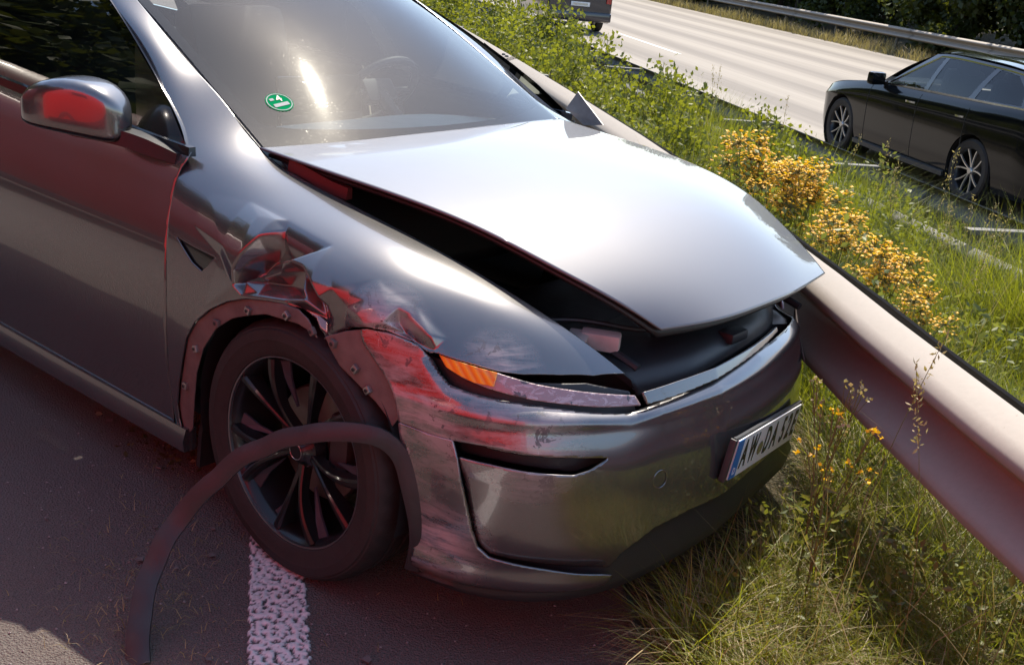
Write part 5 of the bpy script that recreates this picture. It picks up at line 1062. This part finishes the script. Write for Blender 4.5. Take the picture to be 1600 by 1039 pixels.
# yellow flowering plants
def flower_mesh(seed, H, ns=7):
    rng = np.random.default_rng(seed); b = MB(); FV = []; FT = []; FC = []; LP = []
    for i in range(ns):
        a = rng.random()*6.28; sp = .16*rng.random()+.02; h = H*(.72+.28*rng.random()); top = np.array([sp*math.cos(a), sp*math.sin(a), h]); path = crv([(0, 0, 0), top*np.array([.3, .3, .5]), top], 8); b.tube(path, .0035, 4, up=(1, 0, .1), scale=np.linspace(1, .6, 8))
        for q in range(16): LP.append(path[rng.integers(1, 6)]+rng.normal(size=3)*.02)
        for q in range(48):
            r = .085*math.sqrt(rng.random()); an = rng.random()*6.28; c = top+np.array([r*math.cos(an), r*math.sin(an), -.25*r+rng.normal()*.022-.09*rng.random()**2]); b.tube([top-np.array([0, 0, .06]), c], .0012, 3, up=(1, .1, 0))
            nrm = np.array([rng.normal()*.4, rng.normal()*.4, 1.]); nrm /= np.linalg.norm(nrm); e = np.cross(nrm, [1, .2, 0]); e /= np.linalg.norm(e); f = np.cross(nrm, e); R1 = .009+.007*rng.random(); k0 = len(FV); FV.append(c+nrm*.003)
            for m in range(8): t = m*math.pi/4; rr = R1*(1 if m % 2 == 0 else .62); FV.append(c+e*rr*math.cos(t)+f*rr*math.sin(t))
            FT += [(k0, k0+1+m, k0+1+(m+1) % 8) for m in range(8)]; FC += [rng.random()]*9
    V, T, cc = leaf_cloud(np.array(LP), .05, rng, .4, .3); fc = np.repeat(np.array(FC)[:, None], 3, 1)
    return fastmesh('flower_head', np.array(FV), np.array(FT), None, fc), fastmesh('foliage', V, T, None, cc), mesh('stem', b.V, b.F)
FLW = [flower_mesh(40+i, .85) for i in range(3)]
fl = [(2.40, 2.20, .90, 'tall bushy yellow flowering plant, highest beside the bonnet'), (2.18, 2.28, .70, None), (3.05, 2.12, .92, 'yellow flowering plant farthest left, behind the bonnet edge'), (1.78, 2.1, .74, 'yellow flowering plant right of the tallest clump'), (1.34, 2.1, .72, 'yellow flowering plant above the middle of the guardrail'), (2.35, 2.08, .86, None), (2.55, 2.16, .86, None), (1.26, 2.06, .70, None), (3.0, 2.2, .86, None), (.98, 2.1, .58, 'small yellow flowering plant lowest in the grass, nearest the guardrail')]
fl.sort(key=lambda q: q[0])
for i, (s, n, hh, lab) in enumerate(fl):
    t = tag(empty('flowering_plant', RP(s, n, OPZ(n)-.03), i*2.1), lab or 'yellow flowering plant on the median, %s from the right' % ORD[i], 'flower', 'yellow flowers on the median'); sc = hh/.85; t.scale = (sc*1.05, sc*1.05, sc)
    a, b_, c = FLW[i % 3]; tag(link('flower_head', a, M_FLOW, t), kind='stuff'); link('foliage', b_, M_WEED, t); link('stem', c, M_STALK, t)
# seed-head grasses
def seed_mesh(seed, H, L, w, dens=60, bend=.08):
    rng = np.random.default_rng(seed); top = np.array([bend, bend*.4, H]); path = crv([(0, 0, 0), (.01, 0, H*.5), top], 12); b = MB().tube(path, .0016, 4, up=(1, 0, .1), scale=np.linspace(1.2, .5, 12)); P = []
    for q in range(dens):
        t = rng.random(); c = path[-1]-(path[-1]-path[-4])/np.linalg.norm(path[-1]-path[-4])*L*t; rr = w*(.25+t*.9)*(1 if t < .8 else (1-t)*5)*rng.random(); an = rng.random()*6.28; P.append(c+np.array([rr*math.cos(an), rr*math.sin(an), rr*.5]))
    V, T, cc = leaf_cloud(np.array(P), .016, rng, 1.2, .34); return fastmesh('seed_head', V, T, None, cc), mesh('stem', b.V, b.F)
SEED = [seed_mesh(60, 1.0, .24, .035), seed_mesh(61, 1.0, .20, .022, 50, .12), seed_mesh(62, 1.0, .30, .05, 80, .05)]
def put_seed(s, n, ztop, k, rot, label, group=None):
    z0 = OPZ(n)-.03; t = tag(empty('seed_head_grass', RP(s, n, z0), rot), label, 'grass', group); sc = (ztop-z0); t.scale = (.9, .9, sc); tag(link('seed_head', SEED[k][0], M_DRY, t), kind='stuff'); link('stem', SEED[k][1], M_STALK, t)
put_seed(-1.10, .60, .91, 1, .5, 'tall grass stalk with seed head standing in front of the guardrail, left of two')
put_seed(-1.36, .60, .90, 1, 2.6, 'tall grass stalk with drooping seed head before the guardrail, right of two')
SEEDS = [(3.13, 2.8, .72), (2.68, 2.8, .76), (2.43, 2.8, .68), (2.36, 2.75, .66), (1.5, 2.8, .66), (2.07, 2.8, .83), (1.76, 2.8, .64), (1.70, 2.7, .60), (1.84, 2.75, .60), (1.80, 2.9, .62), (1.66, 2.85, .58), (5.3, 2.8, .86), (5.5, 2.9, .84), (1.15, 2.5, .55), (1.55, 2.15, .42), (1.5, 2.1, .38), (.9, 2.6, .5), (3.8, 2.6, .75), (4.4, 3.0, .78)]
for i, (s, n, z) in enumerate(SEEDS):
    put_seed(s, n, z, 2 if i % 3 else 0, i*1.3, 'pale seed-head grass on the median, %s from the right' % ORD[sum(q[0] < s for q in SEEDS)], 'seed-head grasses on the median')
def weed(s, n, H, seed, label, yellow=True):
    rng = np.random.default_rng(seed); b = MB(); FP = []; LP = []
    for i in range(5):
        a = rng.random()*6.28; top = np.array([.07*math.cos(a), .07*math.sin(a), H*(.7+.3*rng.random())]); path = crv([(0, 0, 0), top*[.2, .2, .6], top], 8); b.tube(path, .0014, 4, up=(1, 0, .1))
        for q in range(4): e = top+rng.normal(size=3)*.018; b.tube([path[-2], e], .0008, 3, up=(1, .1, 0)); FP += [e+rng.normal(size=3)*.004 for _ in range(5)]
        for q in range(4): LP.append(path[rng.integers(1, 7)])
    t = tag(empty('weed_plant', RP(s, n, 0), 0), label, 'weed'); V, T, c = leaf_cloud(np.array(FP), .010, rng, .3, .8); link('flower_head', fastmesh('flower_head', V, T, None, c), M_FLOW if yellow else M_DRY, t)['kind'] = 'stuff'; V, T, c = leaf_cloud(np.array(LP), .04, rng, .5, .3); link('foliage', fastmesh('foliage', V, T, None, c), M_WEED, t); link('stem', mesh('stem', b.V, b.F), M_STALK, t)
weed(-.30, .60, .46, 81, 'thin yellow-flowered weed right beside the number plate'); weed(-.86, .62, .72, 82, 'spindly weed with pale buds in front of the guardrail', False); weed(-.98, .58, .64, 83, 'spindly yellow-flowered weed below the pale buds at the guardrail')
def broad(s, n, z, size, rot, label):
    V = []; F = []; nn = 9
    for i in range(nn):
        q = i/(nn-1); w = size*.42*math.sin(math.pi*q**.8)+.0005; x = size*q; h = .25*size*math.sin(q*2.4); V += [(x, -w, h), (x, 0, h-.06*size*math.sin(math.pi*q)), (x, w, h)]
    for i in range(nn-1):
        for j in (0, 1): F.append((i*3+j, i*3+j+1, i*3+j+4, i*3+j+3))
    F2 = F; me = mesh('leaf_blade', V, F2); at = me.color_attributes.new('col', 'FLOAT_COLOR', 'POINT'); at.data.foreach_set('color', [.9]*4*len(V))
    t = tag(empty('leafy_weed', RP(s, n, 0), rot), label, 'weed')
    for i in range(3): o = link('leaf_blade', me, M_WEED, t); o.location = (0, 0, z+.02*i); o.rotation_euler = (0, -.3, i*2.1); o.scale = (1-.15*i,)*3
    MB().tube([(0, 0, 0), (.005, 0, z)], .002, 5, up=(1, 0, 0)).build('stem', M_STALK, t)
broad(-.57, .44, .27, .06, 1.0, 'bright green broad leaf just below the number plate'); broad(-.52, .38, .19, .05, 2.6, 'grey-green leaf under the bumper lip right of the shaded road'); broad(-.98, .22, .06, .05, .4, 'yellow-green leaf at the edge of the asphalt')
def stick(P, r, name, label, mat): t = MB().tube(crv(P, 10), r, 6, up=(0, .2, 1)).build(name, mat); return tag(t, label, 'stalk')
stick([RP(-.66, .33, .02), RP(-.64, .38, .12), RP(-.68, .41, .20), RP(-.75, .42, .215)], .003, 'dry_stalk', 'dry bent stalk arching up in front of the bumper', M_DRY)
stick([RP(-1.02, .52, .06), RP(-1.10, .50, .05), RP(-1.22, .44, .05)], .004, 'white_stick', 'white broken stick lying in the grass near the lower right', M_WHITE)
